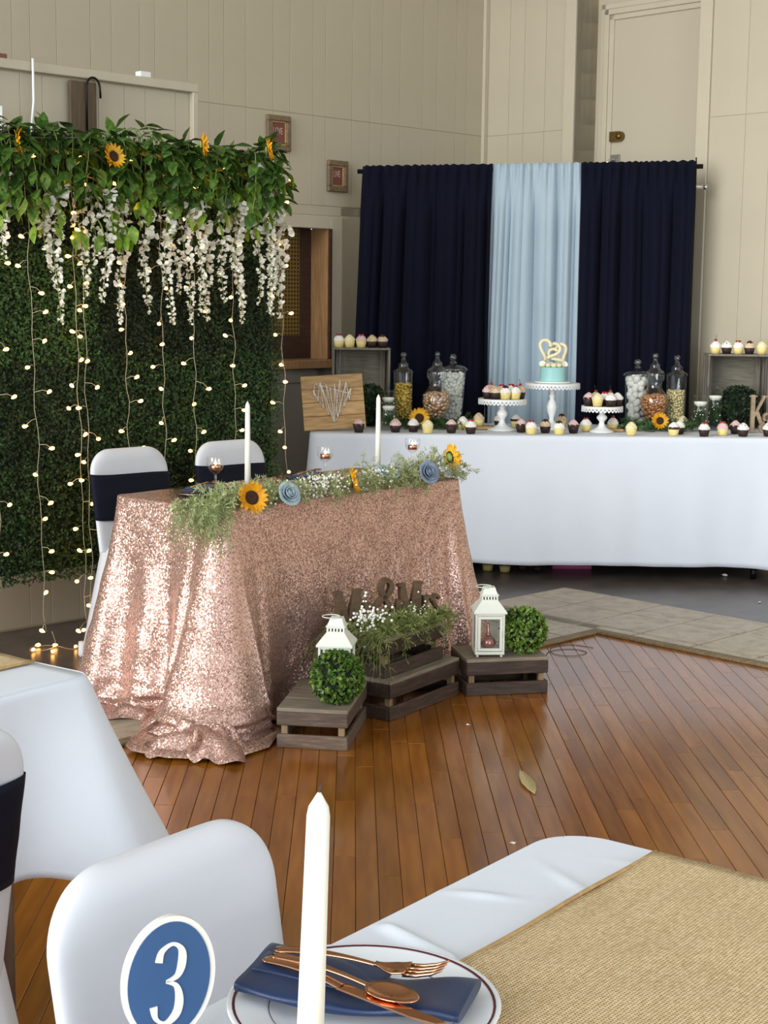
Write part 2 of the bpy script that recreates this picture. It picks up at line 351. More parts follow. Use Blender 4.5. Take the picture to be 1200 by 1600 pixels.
def link(name, me, parent=None, loc=None, rot=None):
    o = bpy.data.objects.new(name, me); COL.objects.link(o)
    if parent is not None: o.parent = parent
    if loc is not None: o.location = loc
    if rot is not None: o.rotation_euler = rot if isinstance(rot, (tuple, list)) else (0, 0, rot)
    return o
def tag(o, label=None, cat=None, group=None, kind=None):
    for k, x in (('label', label), ('category', cat), ('group', group), ('kind', kind)):
        if x: o[k] = x
    return o
def thing(name, label, cat, loc=(0, 0, 0), rz=0, group=None):
    o = bpy.data.objects.new(name, None); COL.objects.link(o); o.location = loc; o.rotation_euler = rz if isinstance(rz, tuple) else (0, 0, rz); o.empty_display_size = .05
    return tag(o, label, cat, group)
def structure(name, loc=(0, 0, 0), rz=0):
    o = bpy.data.objects.new(name, None); COL.objects.link(o); o.location = loc; o.rotation_euler = (0, 0, rz); o['kind'] = 'structure'; return o
KIDS = {}
def dup(root, loc=None, rz=None, label=None, group=None, scale=None):
    def cp(o, par):
        c = o.copy(); COL.objects.link(c); c.parent = par
        for ch in o.children: cp(ch, c)
        return c
    r = cp(root, None)
    if loc is not None: r.location = loc
    if rz is not None: r.rotation_euler = rz if isinstance(rz, tuple) else (0, 0, rz)
    if scale is not None: r.scale = (scale,) * 3
    return tag(r, label, None, group)
def cat_rom(pts, n=8):
    pts = [Vector(p) for p in pts]; out = []
    for i in range(len(pts) - 1):
        p0, p1, p2, p3 = pts[max(i - 1, 0)], pts[i], pts[i + 1], pts[min(i + 2, len(pts) - 1)]
        for k in range(n):
            t = k / n; out.append(.5 * ((2 * p1) + (p2 - p0) * t + (2 * p0 - 5 * p1 + 4 * p2 - p3) * t * t + (3 * p1 - p0 - 3 * p2 + p3) * t ** 3))
    out.append(pts[-1]); return out
def lerp(a, b, t): return a + (b - a) * t
def smooth(t): t = max(0, min(1, t)); return t * t * (3 - 2 * t)
RM = PI / 4                                   # the room stands at 45 degrees to the view: local x runs along the left wall, y towards it

# ------------------------------------------------------------------ structure: floor
floor = structure('floor', (0, 0, 0), RM)
MB().bx(-4, 8.4, -4.5, 7.6, -.10, -.016).build('subfloor', 'subfloor', floor)
b = MB(); b.bx(6.15, 8.0, -4.5, 6.95, -.015, 0); b.bx(-4, 6.15, 4.83, 6.95, -.015, 0); b.build('vinyl_surface', 'vinyl', floor)
b = MB(); b.bx(5.45, 6.15, -3.0, 4.83, -.0005, .002); b.bx(-1.0, 5.45, 4.1, 4.83, -.0005, .002); b.build('tile_bed', 'grout', floor)
tile_me = MB().box((0, 0, 0), (.2965, .2965, .007), .002).mesh('tile', 'tile')
strip_me = MB().box((0, 0, 0), (.106, .2965, .007), .002).mesh('tile', 'tile')
strip_mu = MB().box((0, 0, 0), (.076, .2965, .007), .002).mesh('tile', 'tile')
def tile(u, v, me, rz=0): o = link('tile', me, floor, (u, v, .0045), rz); o['kind'] = 'structure'
for i in range(24):
    v = 4.83 - .1525 - i * .305
    for k in range(2): tile(6.15 - .1525 - k * .305, v, tile_me)
    tile(5.45 + .040, v, strip_mu)
for i in range(18):
    u = 5.54 - .1525 - i * .305
    if u < .2: break
    for k in range(2): tile(u, 4.83 - .1525 - k * .305, tile_me)
    tile(u, 4.1 + .066, strip_me, PI / 2)
b = MB(); b.bx(5.40, 5.45, -2.5, 4.1, -.0, .014, .004); b.build('edge_strip', 'edge', floor)
b = MB(); b.bx(0.0, 5.40, 4.05, 4.1, -.0, .014, .004); b.build('edge_strip', 'edge', floor)
# planks run along the view; only the boards in front of the edge strips, clipped where they pass under the tiles
PW = .0585
lens = (.45, .6, .75, .9, 1.1, 1.35)
pm = [MB().box((0, 0, 0), (PW - .0012, L - .0015, .015), .0012).mesh('plank', 'plank') for L in lens]
pr = random.Random(3); npl = 0
far = MB()                                             # boards wholly outside the photographed part of the floor, as one piece
for i in range(-42, 58):
    x = i * PW; y = 1.2 + pr.random() * .5
    while y < 7.2:
        k = pr.randrange(len(lens)); L = lens[k]; yc = y + L / 2; y += L
        xr = x - .021 * (yc - 5); u = (xr + yc - L / 2) * .7071; v = (yc - L / 2 - xr) * .7071
        ue = (xr + yc + L / 2) * .7071
        if u > 5.42 or v > 4.07: continue
        if abs(xr) > .262 * (yc + L / 2) + .12 or yc + L / 2 < 2.6 or npl >= 299:
            far.box(((xr + yc) * .70711, (yc - xr) * .70711, -.0075), (PW - .0012, L - .0015, .015), .0, 0, Matrix.Translation(((xr + yc) * .70711, (yc - xr) * .70711, 0)) @ Matrix.Rotation(-RM + .021, 4, 'Z') @ Matrix.Translation((-(xr + yc) * .70711, -(yc - xr) * .70711, 0))); continue
        o = link('plank', pm[k], floor, UV(0, 0) + Vector(((xr + yc) * .70711, (yc - xr) * .70711, -.0075 + pr.uniform(-.0004, .0004))), -RM + .021)
        npl += 1
o = far.build('outer_planks', 'plank', floor); o['kind'] = 'stuff'

# ------------------------------------------------------------------ structure: left wall with boards and hatch
wl = structure('wall_left', (0, 0, 0), RM)
b = MB(); H0 = 6.2
for u0, u1, z0, z1 in ((-7.0, -4.2, 0, H0), (-4.2, -1.4, 0, .9), (-4.2, -1.4, 3.1, H0), (-1.4, 5.0, 0, H0), (5.0, 6.40, 0, 1.06), (5.0, 6.40, 1.88, H0), (6.40, 8.1, 0, H0)):  # includes an opening added for the assumed window
    b.bx(u0, u1, 6.9035, 7.05, z0, z1)
b.build('wall_backing', 'wallgap', wl)
br = random.Random(11); u = 3.0; widths = [.105, .155, .205, .13, .18, .10, .22, .15]
bs = {}
def board(parent, w, h, x, z, axis='u', t=.013, y=6.9065, mat='wall'):
    key = (round(w, 3), round(h, 3), mat)
    if key not in bs: bs[key] = MB().box((0, 0, 0), (w - .0022, t, h - .003), .0012).mesh('board', mat)
    o = link('board', bs[key], parent, (x, y, z) if axis == 'u' else (y, x, z), 0 if axis == 'u' else PI / 2); o['kind'] = 'structure'; return o
k = 0
while u < 7.8:
    w = widths[k % 8]; k += 1
    if u + w > 7.8: w = 7.8 - u
    if w < .03: break
    board(wl, w, 1.6, u + w / 2, 2.53 + .8)
    if u + w <= 4.95 or u >= 6.62: board(wl, w, 2.53, u + w / 2, 1.265)
    elif u < 6.62: board(wl, w, .52, u + w / 2, 2.27)
    u += w
# smooth panel round the hatch
b = MB(); b.bx(6.50, 6.66, 6.90, 6.912, 0, 2.008); b.bx(4.9, 6.66, 6.90, 6.912, 1.955, 2.008); b.build('hatch_panel', 'wall', wl)
b = MB(); b.bx(6.405, 6.50, 6.885, 6.912, 1.05, 1.95, .003); b.bx(4.95, 6.405, 6.885, 6.912, 1.875, 1.95, .003); b.build('hatch_casing', 'trim', wl)
b = MB(); b.bx(4.95, 6.50, 6.89, 6.912, .0, 1.05); b.build('wainscot', 'wains', wl)
for u0 in (5.2, 5.75, 6.28):
    MB().bx(u0, u0 + .07, 6.872, 6.889, .0, 1.04, .003).build('wainscot_stile', 'wains', wl)
MB().bx(4.95, 6.49, 6.872, 6.889, .96, 1.04, .003).build('wainscot_rail', 'wains', wl)
b = MB(); b.bx(4.95, 6.43, 6.80, 7.2, 1.045, 1.095, .004); b.build('hatch_sill', 'hatchlight', wl)
b = MB(); b.bx(6.385, 6.40, 6.89, 7.06, 1.095, 1.875); b.build('hatch_jamb', 'hatchlight', wl)
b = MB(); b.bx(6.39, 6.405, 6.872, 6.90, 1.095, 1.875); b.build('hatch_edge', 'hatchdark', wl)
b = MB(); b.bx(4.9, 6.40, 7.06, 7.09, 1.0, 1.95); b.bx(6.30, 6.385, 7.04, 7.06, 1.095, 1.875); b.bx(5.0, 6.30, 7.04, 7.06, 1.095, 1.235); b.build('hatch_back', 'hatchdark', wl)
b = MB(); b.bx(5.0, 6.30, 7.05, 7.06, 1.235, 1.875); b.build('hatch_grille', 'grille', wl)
MB().bx(6.78, 6.86, 6.885, 6.899, .3, 2.0, .003).build('wall_conduit', 'wall', wl)
# assumed window, out of view further along this wall, added for its area light
w1 = structure('assumed_window_1', (0, 0, 0), RM)
b = MB()
for u0 in (-4.2, -3.3, -2.38, -1.46): b.bx(u0, u0 + .06, 6.92, 7.0, .9, 3.1, .004)
b.bx(-4.2, -1.4, 6.92, 7.0, .9, .96, .004); b.bx(-4.2, -1.4, 6.92, 7.0, 3.04, 3.1, .004); b.build('assumed_window_frame', 'trim', w1)
cl = MB().bx(-1.5, 8.2, -2.5, 7.1, 6.2, 6.3).build('ceiling', 'ceil', None, (0, 0, 0), RM); cl['kind'] = 'structure'

# ------------------------------------------------------------------ structure: right wall with boards and door niche
wr = structure('wall_right', (0, 0, 0), RM)
NA, NB = 6.155, 5.245           # the niche runs from v = NA down to v = NB
b = MB(); b.bx(7.8035, 8.1, NA, 7.05, 0, H0); b.bx(7.8035, 8.1, -3.5, NB, 0, H0); b.bx(8.03, 8.1, NB, NA, 0, H0); b.build('wall_backing', 'wallgap', wr)
MB().bx(7.80, 8.03, NA - .0, NA + .012, 0, H0).build('niche_return', 'niche', wr)
MB().bx(7.80, 8.03, NB - .012, NB, 0, H0).build('niche_return', 'niche', wr)
MB().bx(8.012, 8.03, NB, NA, 0, H0).build('niche_back', 'wall', wr)
v = 6.9; k = 2
for w in (.20, .125, .175, .205): 
    if v - w < NA + .08: w = v - NA - .085
    board(wr, w, 1.6, v - w / 2, 3.33, 'v', y=7.8065); board(wr, w, 2.53, v - w / 2, 1.265, 'v', y=7.8065); v -= w
v = NB - .085; k = 1
while v > .8:
    w = (.28, .24, .16, .22, .12)[k % 5]; k += 1
    board(wr, w, 1.6, v - w / 2, 3.33, 'v', y=7.8065); board(wr, w, 2.53, v - w / 2, 1.265, 'v', y=7.8065); v -= w
MB().bx(7.785, 7.812, NA, NA + .083, 0, H0, .003).build('corner_trim', 'trim', wr)
MB().bx(7.785, 7.812, NB - .083, NB, 0, H0, .003).build('corner_trim', 'trim', wr)
MB().bx(7.76, 7.8, 6.875, 6.9, 0, H0, .003).build('corner_trim', 'trim', wr)
d1 = structure('door_1', (0, 0, 0), RM)
DL, DR = NA - .15, NB + .015
MB().bx(7.985, 8.01, DR, DL, 1.25, 3.20, .003).build('door_slab', 'door', d1)
for j, (a, t) in enumerate(((.10, .012), (.062, .03), (.03, .018))):
    b = MB(); b.bx(8.012 - t - .022, 8.012, DL + a - .034, DL + a, 1.1, 3.20 + a, .003); b.bx(8.012 - t - .022, 8.012, DR, DL + a, 3.20 + a - .034, 3.20 + a, .003); b.build('door_casing', 'trim', d1)
lk = MB(); out = [(.05 * math.cos(t) * .62, .05 * math.sin(t) * .62) for t in np.linspace(-PI / 2, PI / 2, 12)]
lk.poly([(-.05, .031)] + [(-.05, -.031)] + [(x + .02, y) for x, y in out], 0, .028)
lk.lathe([(.018, .028), (.018, .036), (.012, .04)], 16, 0, Matrix.Translation((.022, 0, 0)))
Tl = Matrix(((0, 0, -1, 7.985), (-1, 0, 0, DL - .055), (0, 1, 0, 2.485), (0, 0, 0, 1)))
o = lk.build('deadbolt', 'brass', d1); o.matrix_local = Tl
b = MB(); b.bx(7.975, 7.985, DL - .075, DL - .005, 2.2, 2.375, .002); b.build('latch_plate', 'steel', d1)
b = MB(); b.tube([(7.975, DL - .035, 2.35), (7.94, DL - .03, 2.34), (7.935, DL - .0, 2.32), (7.935, DL + .005, 2.24)], .007, 8); b.build('door_handle', 'chrome', d1)

# ------------------------------------------------------------------ structure: boarded screen behind the greenery
wp = structure('wall_screen', (0, 0, 0), RM)
PU = 4.55
MB().bx(2.2, PU - .03, 5.8325, 5.87, 0, 2.40).build('screen_backing', 'wallgap', wp)
u = 2.3; k = 3
while u < PU - .04:
    w = min((.135, .14, .115, .17, .165, .11, .15)[k % 7], PU - .03 - u); k += 1
    board(wp, w, 2.39, u + w / 2, 1.2, y=5.8355); u += w
b = MB(); b.bx(2.2, PU, 5.80, 5.87, 2.40, 2.44, .003); b.build('screen_rail', 'trim', wp)
b = MB(); b.bx(PU - .03, PU, 5.80, 5.87, 0, 2.40, .003); b.build('screen_post', 'trim', wp)
bb = tag(MB().bx(3.848, 3.985, 5.795, 5.812, 1.75, 2.385, .003).build('hanging_board', 'brownboard', None, (0, 0, 0), RM), 'brown wooden board hung behind the black hook above the garland', 'board')
hk = MB(); hp = [(0, 0, -.24), (0, 0, .0)] + [(.035 - .035 * math.cos(t), 0, .045 * math.sin(t)) for t in np.linspace(.2, PI, 9)] + [(.072, 0, -.04)]
hk.tube(hp, .005, 8); tag(hk.build('hook', 'black', None, UV(3.925, 5.785, 2.36), RM), 'black curved metal hook in front of the brown board', 'hook')
for (u0, z0, z1, lean, lab) in ((3.655, 2.10, 2.45, -.02, 'white tie strap reaching from the screen top down to the garland'), (3.50, 2.05, 2.24, -.03, 'short white tie strap at the frame edge above the garland')):
    c = MB(); c.tube([(0, 0, z1), (lean * .3, -.01, lerp(z0, z1, .5)), (lean, 0, z0)], .006, 6); tag(c.build('tie_strap', 'white', None, UV(u0, 5.78, 0), RM), lab, 'strap')
b = MB(); b.bx(-.03, .03, -.02, .02, 0, .025, .003); tag(b.build('small_box', 'white', None, UV(4.26, 5.83, 2.4405), RM), 'small white box lying on the top rail of the white screen', 'box')
b = MB(); b.bx(-.02, .02, -.015, .015, 0, .02, .003); tag(b.build('red_block', 'print', None, UV(3.535, 5.83, 2.4405), RM), 'small brick red block on the white screen top rail', 'block')

# ------------------------------------------------------------------ framed prints on the left wall
def text_mesh(s, size, ext, mat, align='CENTER'):
    cu = bpy.data.curves.new('lettering', 'FONT'); cu.body = s; cu.size = size; cu.extrude = ext; cu.align_x = align; cu.align_y = 'CENTER'; cu.resolution_u = 3
    ob = bpy.data.objects.new('lettering', cu); COL.objects.link(ob); dg = bpy.context.evaluated_depsgraph_get(); dg.update()
    me = bpy.data.meshes.new_from_object(ob.evaluated_get(dg)); bpy.data.objects.remove(ob); me.materials.clear(); me.materials.append(M[mat]); return me
for (u, z, wd, h, word, lab) in ((5.99, 2.405, .18, .20, 'LOVE', 'taupe wood framed dusty red print reading LOVE beside the garland end'), (6.46, 2.19, .165, .185, 'LIVE', 'taupe wood framed dusty red print reading LIVE left of the navy curtain')):
    t = thing('framed_print', lab, 'picture', UV(u, 6.899, z), RM, 'framed word prints on the wall')
    fw = .032
    for (x0, x1, z0, z1) in ((-wd / 2, wd / 2, h / 2 - fw, h / 2), (-wd / 2, wd / 2, -h / 2, -h / 2 + fw), (-wd / 2, -wd / 2 + fw, -h / 2 + fw, h / 2 - fw), (wd / 2 - fw, wd / 2, -h / 2 + fw, h / 2 - fw)):
        f = MB(); f.bx(x0, x1, -.022, 0, z0, z1, .004); f.build('frame_rail', 'framewood', t)
    f = MB(); q = wd / 2 - fw; q2 = h / 2 - fw
    f.bx(-q, q, -.014, -.004, q2 - .008, q2, .001); f.bx(-q, q, -.014, -.004, -q2, -q2 + .008, .001); f.bx(-q, -q + .008, -.014, -.004, -q2, q2, .001); f.bx(q - .008, q, -.014, -.004, -q2, q2, .001)
    f.build('inner_slip', 'cedar', t)
    MB().bx(-q, q, -.006, -.001, -q2, q2).build('print', 'print', t)
    tm = link('lettering', text_mesh(word, .040, .0008, 'printtext'), t, (-.004, -.0075, .012), (PI / 2, 0, 0)); tm.scale = (.75, 1.3, 1)

# ------------------------------------------------------------------ leaves, flowers and greenery builders
def leaf_pts(L, W, cup=.15, bend=.2):
    prof = [(0, .0), (.18, .62), (.42, 1.0), (.7, .75), (.9, .3), (1, 0)]; vv = []; F = []
    for t, w in prof:
        zc = -bend * L * t * t
        vv += [(-w * W / 2, t * L, zc + cup * w * W / 2), (0, t * L, zc), (w * W / 2, t * L, zc + cup * w * W / 2)]
    for k in range(len(prof) - 1):
        a = k * 3; F += [(a, a + 1, a + 4, a + 3), (a + 1, a + 2, a + 5, a + 4)]
    return vv, F
def rotm(d, roll=0):                                   # matrix turning +y to direction d
    d = Vector(d).normalized(); return (d.to_track_quat('Y', 'Z').to_matrix() @ Matrix.Rotation(roll, 3, 'Y')).to_4x4()
def sprig(mb, p, d, L, rng, needles=16, nl=.03, droop=.3, w=.0022, stem=.0012, mi=0):
    p = Vector(p); d = Vector(d).normalized(); pts = []
    for k in range(7):
        t = k / 6; pts.append(p + d * L * t + Vector((0, 0, -droop * L * t * t)) + Vector((rng.uniform(-1, 1), rng.uniform(-1, 1), rng.uniform(-1, 1))) * L * .03)
    mb.tube(pts, [stem * (1 - .6 * k / 6) for k in range(7)], 3, mi, None, False)
    for k in range(needles):
        t = rng.uniform(.12, 1); i = min(5, int(t * 6)); a = pts[i].lerp(pts[i + 1], t * 6 - i); tan = (pts[i + 1] - pts[i]).normalized()
        r = Vector((rng.gauss(0, 1), rng.gauss(0, 1), rng.gauss(0, 1))); r = (r - tan * r.dot(tan)).normalized()
        e = a + (tan * .6 + r * .8).normalized() * nl * rng.uniform(.5, 1.1); s = tan.cross(r) * w
        mid = a.lerp(e, .55)
        mb.add([a, mid + s, e, mid - s], [(0, 1, 2, 3)], mi)
def sunflower(label, loc, facing, r=.057, group=None, stemdir=None):
    q = Vector(facing).normalized().to_track_quat('Z', 'Y').to_euler()
    t = thing('sunflower', label, 'flower', loc, tuple(q), group); rng = random.Random(int(loc[0] * 1000) % 97)
    for layer in range(2):
        p = MB()
        for k in range(15):
            a = 2 * PI * (k + .5 * layer) / 15 + rng.uniform(-.08, .08); vv, F = leaf_pts(r * .68, r * .30, .25, rng.uniform(-.25, .2))
            T = Matrix.Rotation(a, 4, 'Z') @ Matrix.Translation((0, r * .34, -.002 + .005 * layer)) @ Matrix.Rotation(.28 + .2 * layer, 4, 'X'); p.add(vv, F, 0, True, T)
        p.build('petals', 'sunpetal', t)
    p = MB(); p.lathe([(r * .42, -.003), (r * .43, .004), (r * .34, .011), (r * .18, .010), (.001, .007)], 20, 0, None, True, True); p.build('disc', 'sundisc', t)
    p = MB(); p.lathe([(.002, -.012), (.012, -.010), (r * .35, -.003)], 12, 0); p.tube([(0, 0, -.01), (.0, -.006, -.03)], .003, 6); p.build('calyx', 'stem', t); return t
def rose(label, loc, facing, r, mat, group):
    q = Vector(facing).normalized().to_track_quat('Z', 'Y').to_euler(); t = thing('rose', label, 'flower', loc, tuple(q), group); rng = random.Random(5)
    def petal(mb, a, rad, h, wid, flare):
        def fn(i, j):
            x = (i - .5) * 2; th = a + x * wid; z = h * j * (1 - .22 * x * x); rr = rad * (.25 + .75 * j ** .6) + flare * j ** 3 * rad; return (rr * math.cos(th), rr * math.sin(th), z + flare * -.35 * rad * j ** 4)
        mb.grid(fn, 8, 6, 0, True)
    for ring, (n, rad, h, wid, fl) in enumerate(((2, .26, .92, 1.7, -.16), (3, .40, .90, 1.35, -.10), (3, .56, .84, 1.2, .0), (4, .74, .72, 1.05, .14), (5, .92, .56, .9, .34))):
        mb = MB()
        for k in range(n): petal(mb, 2 * PI * k / n + ring * .75 + rng.uniform(-.1, .1), rad * r, h * r, wid, fl)
        o = mb.build('petals', mat, t); sol = o.modifiers.new('thickness', 'SOLIDIFY'); sol.thickness = .0016
    mb = MB(); mb.ball((0, 0, r * .48), r * .2, 10, 0, (1, 1, 1.6)); mb.build('heart', mat, t)
    mb = MB(); mb.lathe([(.002, -.004), (r * .3, .0), (r * .25, .012)], 10); mb.build('calyx', 'stem', t); return t

# ------------------------------------------------------------------ boxwood backdrop
bx = thing('boxwood_backdrop', 'tall wall of dark green boxwood foliage standing behind the white chairs', 'backdrop', UV(0, 0, 0), RM)
rg = np.random.default_rng(4)
def boxmat(n, w, h, seed):
    rg = np.random.default_rng(seed); vv = []; ff = []
    x = rg.uniform(-w / 2, w / 2, n); z = rg.uniform(-h / 2, h / 2, n); y = -rg.uniform(.0, .055, n) - .012 * np.sin(x * 37) * np.cos(z * 31)
    L = rg.uniform(.010, .019, n); W = L * rg.uniform(.55, .75, n)
    for i in range(n):
        d = Vector((rg.normal(), -abs(rg.normal()) * .6, rg.normal() - .2)).normalized(); s = d.cross(Vector((rg.normal() * .5, -1, rg.normal() * .5))).normalized() * W[i] / 2; nn = s.cross(d).normalized() * L[i] * .12
        a = Vector((x[i], y[i], z[i])); o = len(vv); vv += [a, a + d * L[i] * .5 + s + nn, a + d * L[i], a + d * L[i] * .5 - s + nn]; ff += [(o, o + 1, o + 2), (o, o + 2, o + 3)]
    me = bpy.data.meshes.new('boxwood_mat'); me.from_pydata([tuple(p) for p in vv], [], ff); me.materials.append(M['box']); return me
mats_ = [boxmat(5200, .53, .48, s) for s in (1, 2)]
for i in range(4):
    for j in range(4):
        o = link('boxwood_mat', mats_[(i + j) % 2], bx, (2.935 + .5 * i, 5.43, .535 + .445 * j), (0, PI * ((i * 3 + j) % 2), 0)); o['kind'] = 'stuff'
MB().bx(2.70, 4.68, 5.432, 5.45, .33, 2.10).build('backing_panel', 'boxcore', bx)
for u in (2.72, 4.65):
    p = MB(); p.tube([(u, 5.47, .02), (u, 5.47, 2.09)], .016, 8); p.bx(u - .02, u + .02, 5.25, 5.70, 0, .03, .004); p.build('frame_pole', 'black', bx)
p = MB(); p.tube([(2.70, 5.47, 2.09), (4.68, 5.47, 2.09)], .016, 8); p.build('top_rail', 'black', bx)

# ------------------------------------------------------------------ garland with leaves, hanging wisteria, sunflowers
gl = thing('leaf_garland', 'thick green leaf garland draped along the top of the boxwood wall', 'garland', UV(0, 0, 0), RM)
lr = random.Random(21); stem_mb = MB()
ph = [0.0]
def gline(u): return 2.075 + .02 * math.sin(u * 7) + .012 * math.sin(u * 17)
stem_mb.tube([(u, 5.36, gline(u) - .03) for u in np.linspace(2.9, 4.61, 30)], .01, 6)
leafm = []
for (L, W) in ((.085, .052), (.07, .046), (.095, .054), (.062, .042)):
    vv, F = leaf_pts(L, W, .2, .25); q = MB(); q.add(vv, F, 0, True); leafm.append(q)
leaf_dark = [q.mesh('leaf', 'leafdark') for q in leafm]; leaf_lite = [q.mesh('leaf', 'leaflight') for q in leafm]
extra_d, extra_l = MB(), MB(); nleaf = 0
def put_leaf(p, d, lite, roll, single):
    global nleaf
    k = lr.randrange(4)
    if single and nleaf < 296:
        nleaf += 1; o = link('leaf', (leaf_lite if lite else leaf_dark)[k], gl); o.matrix_local = Matrix.Translation(p) @ rotm(d, roll)
    else:
        vv, F = leaf_pts(.078, .046, .2, .25); (extra_l if lite else extra_d).add(vv, F, 0, True, Matrix.Translation(p) @ rotm(d, roll))
for i in range(52):                                   # leafy sprigs along the top, arching forward and down
    u = 3.0 + (i + lr.uniform(-.3, .3)) * (4.585 - 3.0)  / 51; y0 = 5.36 + lr.uniform(-.06, .02); z0 = gline(u) + lr.uniform(-.04, .05)
    du = lr.uniform(-.10, .10); drop = lr.uniform(.10, .26)
    pts = [Vector((u, y0, z0)), Vector((u + du * .4, y0 - .07, z0 + lr.uniform(0, .045))), Vector((u + du * .8, y0 - .10, z0 - drop * .45)), Vector((u + du, y0 - .09, z0 - drop))]
    cp = cat_rom(pts, 4); stem_mb.tube(cp, .002, 4)
    for k in range(1, len(cp), 1):
        if lr.random() < .12: continue
        t = (cp[k] - cp[k - 1]).normalized(); side = 1 if k % 2 else -1
        d = t * .5 + Vector((side * .8 * lr.uniform(.6, 1.2), -.45 * lr.uniform(.2, 1.3), lr.uniform(-.45, .35)))
        put_leaf(cp[k], d, False, lr.uniform(-.5, .5), lr.random() < .42)
for i in range(9):                                   # upright tips above the rail
    u = lr.uniform(3.1, 4.6); d = Vector((lr.uniform(-.6, .6), lr.uniform(-.3, .1), 1)); p0 = Vector((u, 5.34, gline(u) - .01)); stem_mb.tube([p0, p0 + d * .05], .002, 4)
    put_leaf(p0 + d * .05, d, False, lr.uniform(-1, 1), True); put_leaf(p0 + d * .03, d + Vector((.8, 0, 0)), False, .3, True); put_leaf(p0 + d * .02, d - Vector((.8, 0, 0)), False, -.3, True)
for i in range(8):                                    # the free end beyond the backdrop edge
    p0 = Vector((4.60 + lr.uniform(-.02, .05), 5.34 + lr.uniform(-.05, .05), 2.02 + lr.uniform(-.12, .12))); put_leaf(p0, (1, lr.uniform(-.5, .2), lr.uniform(-.9, .3)), False, lr.uniform(-.4, .4), True)
for i in range(150):                                   # light vine leaves with bulb glow in their colour, where the strands hang
    u = lr.uniform(3.08, 4.62); z = 2.04 - .28 * lr.random() ** 1.0 - (.06 if 3.3 < u < 3.9 else 0); p0 = Vector((u, 5.30 - lr.uniform(0, .07), z))
    put_leaf(p0, (lr.uniform(-.7, .7), -.35, -1), True, lr.uniform(-.7, .7), i % 3 != 2)
for i in range(30):
    u = lr.uniform(3.1, 4.56); z = gline(u) + .01; stem_mb.tube(cat_rom([(u, 5.36, z - .03), (u + .02, 5.30, z + .03), (u + .05, 5.27, z - .05), (u + .05 + lr.uniform(-.02, .02), 5.29, z - .25)], 4), .0018, 4, 1)
stem_mb.build('stems', ['stem', 'leaflight'], gl)
for m_, mt in ((extra_d, 'leafdark'), (extra_l, 'leaflight')):
    o = m_.build('small_leaves', mt, gl); o['kind'] = 'stuff'
for (u, z, f, lab) in ((3.213, 2.042, (.75, -.75, .1), 'sunflower turned sideways in the garland near the picture frame edge'), (3.649, 2.014, (.05, -1, .25), 'sunflower facing outward in the garland, under the brown board'), (4.098, 2.095, (.85, -.55, .1), 'sunflower seen edge on in the garland between its neighbours'), (4.458, 2.10, (.8, -.62, .2), 'sunflower at the garland end next to the red print')):
    fw_ = Matrix.Rotation(RM, 3, 'Z') @ Vector(f); sunflower(lab, UV(u, 5.20, z), fw_, .054, 'sunflowers in the garland')
wr_ = random.Random(9)
WS = [(3.245, 1.90, .33), (3.41, 1.84, .32), (3.465, 1.86, .54), (3.605, 1.88, .46), (3.655, 1.84, .30), (3.705, 1.86, .46), (3.80, 1.82, .51), (3.895, 1.80, .44), (4.0, 1.82, .51), (4.055, 1.86, .42), (4.105, 1.84, .53), (4.165, 1.84, .48), (4.232, 1.80, .48), (4.323, 1.86, .46), (4.373, 1.84, .50), (4.433, 1.86, .55), (4.513, 2.0, .60), (4.567, 1.96, .60), (4.623, 1.86, .52), (4.673, 1.82, .49)]
ORD = ('first second third fourth fifth sixth seventh eighth ninth tenth eleventh twelfth thirteenth fourteenth fifteenth sixteenth seventeenth eighteenth nineteenth twentieth').split()
for i, (u, z, L) in enumerate(WS):
    t = thing('wisteria_strand', 'white wisteria strand, the ' + ORD[len(WS) - 1 - i] + ' counted from the picture frame end of the garland', 'flower strand', UV(u * .986, 5.285 - .02 * (i % 3), z + .055), RM, 'white wisteria strands under the garland')
    s = MB(); bl = MB(); sway = wr_.uniform(-.03, .03)
    def pos(q): return Vector((sway * q + .012 * math.sin(q * 6 + i), .008 * math.sin(q * 5), -.02 - L * q))
    s.tube([pos(q) for q in np.linspace(-.05, 1, 12)], .0015, 4); s.build('stem', 'stem', t)
    n = int(88 * L / .5)
    for k in range(n):
        q = (k / n) ** .88; rad = lerp(.034, .008, q) * wr_.uniform(.3, 1.1); a = wr_.uniform(0, 2 * PI); size = lerp(.025, .0095, q) * wr_.uniform(.75, 1.2)
        c = pos(q) + Vector((rad * math.cos(a), rad * math.sin(a) * .7, wr_.uniform(-.01, .01)))
        for s2 in range(2):
            d = Vector((math.cos(a) + wr_.uniform(-.9, .9), -abs(math.sin(a)) * .6 + wr_.uniform(-.6, .2), wr_.uniform(-.9, .5)))
            T = Matrix.Translation(c) @ rotm(d, wr_.uniform(-1.5, 1.5)) @ Matrix.Diagonal((size, size, size, 1))
            bl.add([(-.25, 0, 0), (.25, 0, 0), (-.62, .55, .15), (0, .5, -.08), (.62, .55, .15), (-.35, 1.05, .1), (.35, 1.05, .1)], [(0, 1, 3), (0, 3, 2), (1, 4, 3), (2, 3, 5), (3, 6, 5), (3, 4, 6)], 0, True, T)
    o = bl.build('blossoms', 'petal', t); o['kind'] = 'stuff'

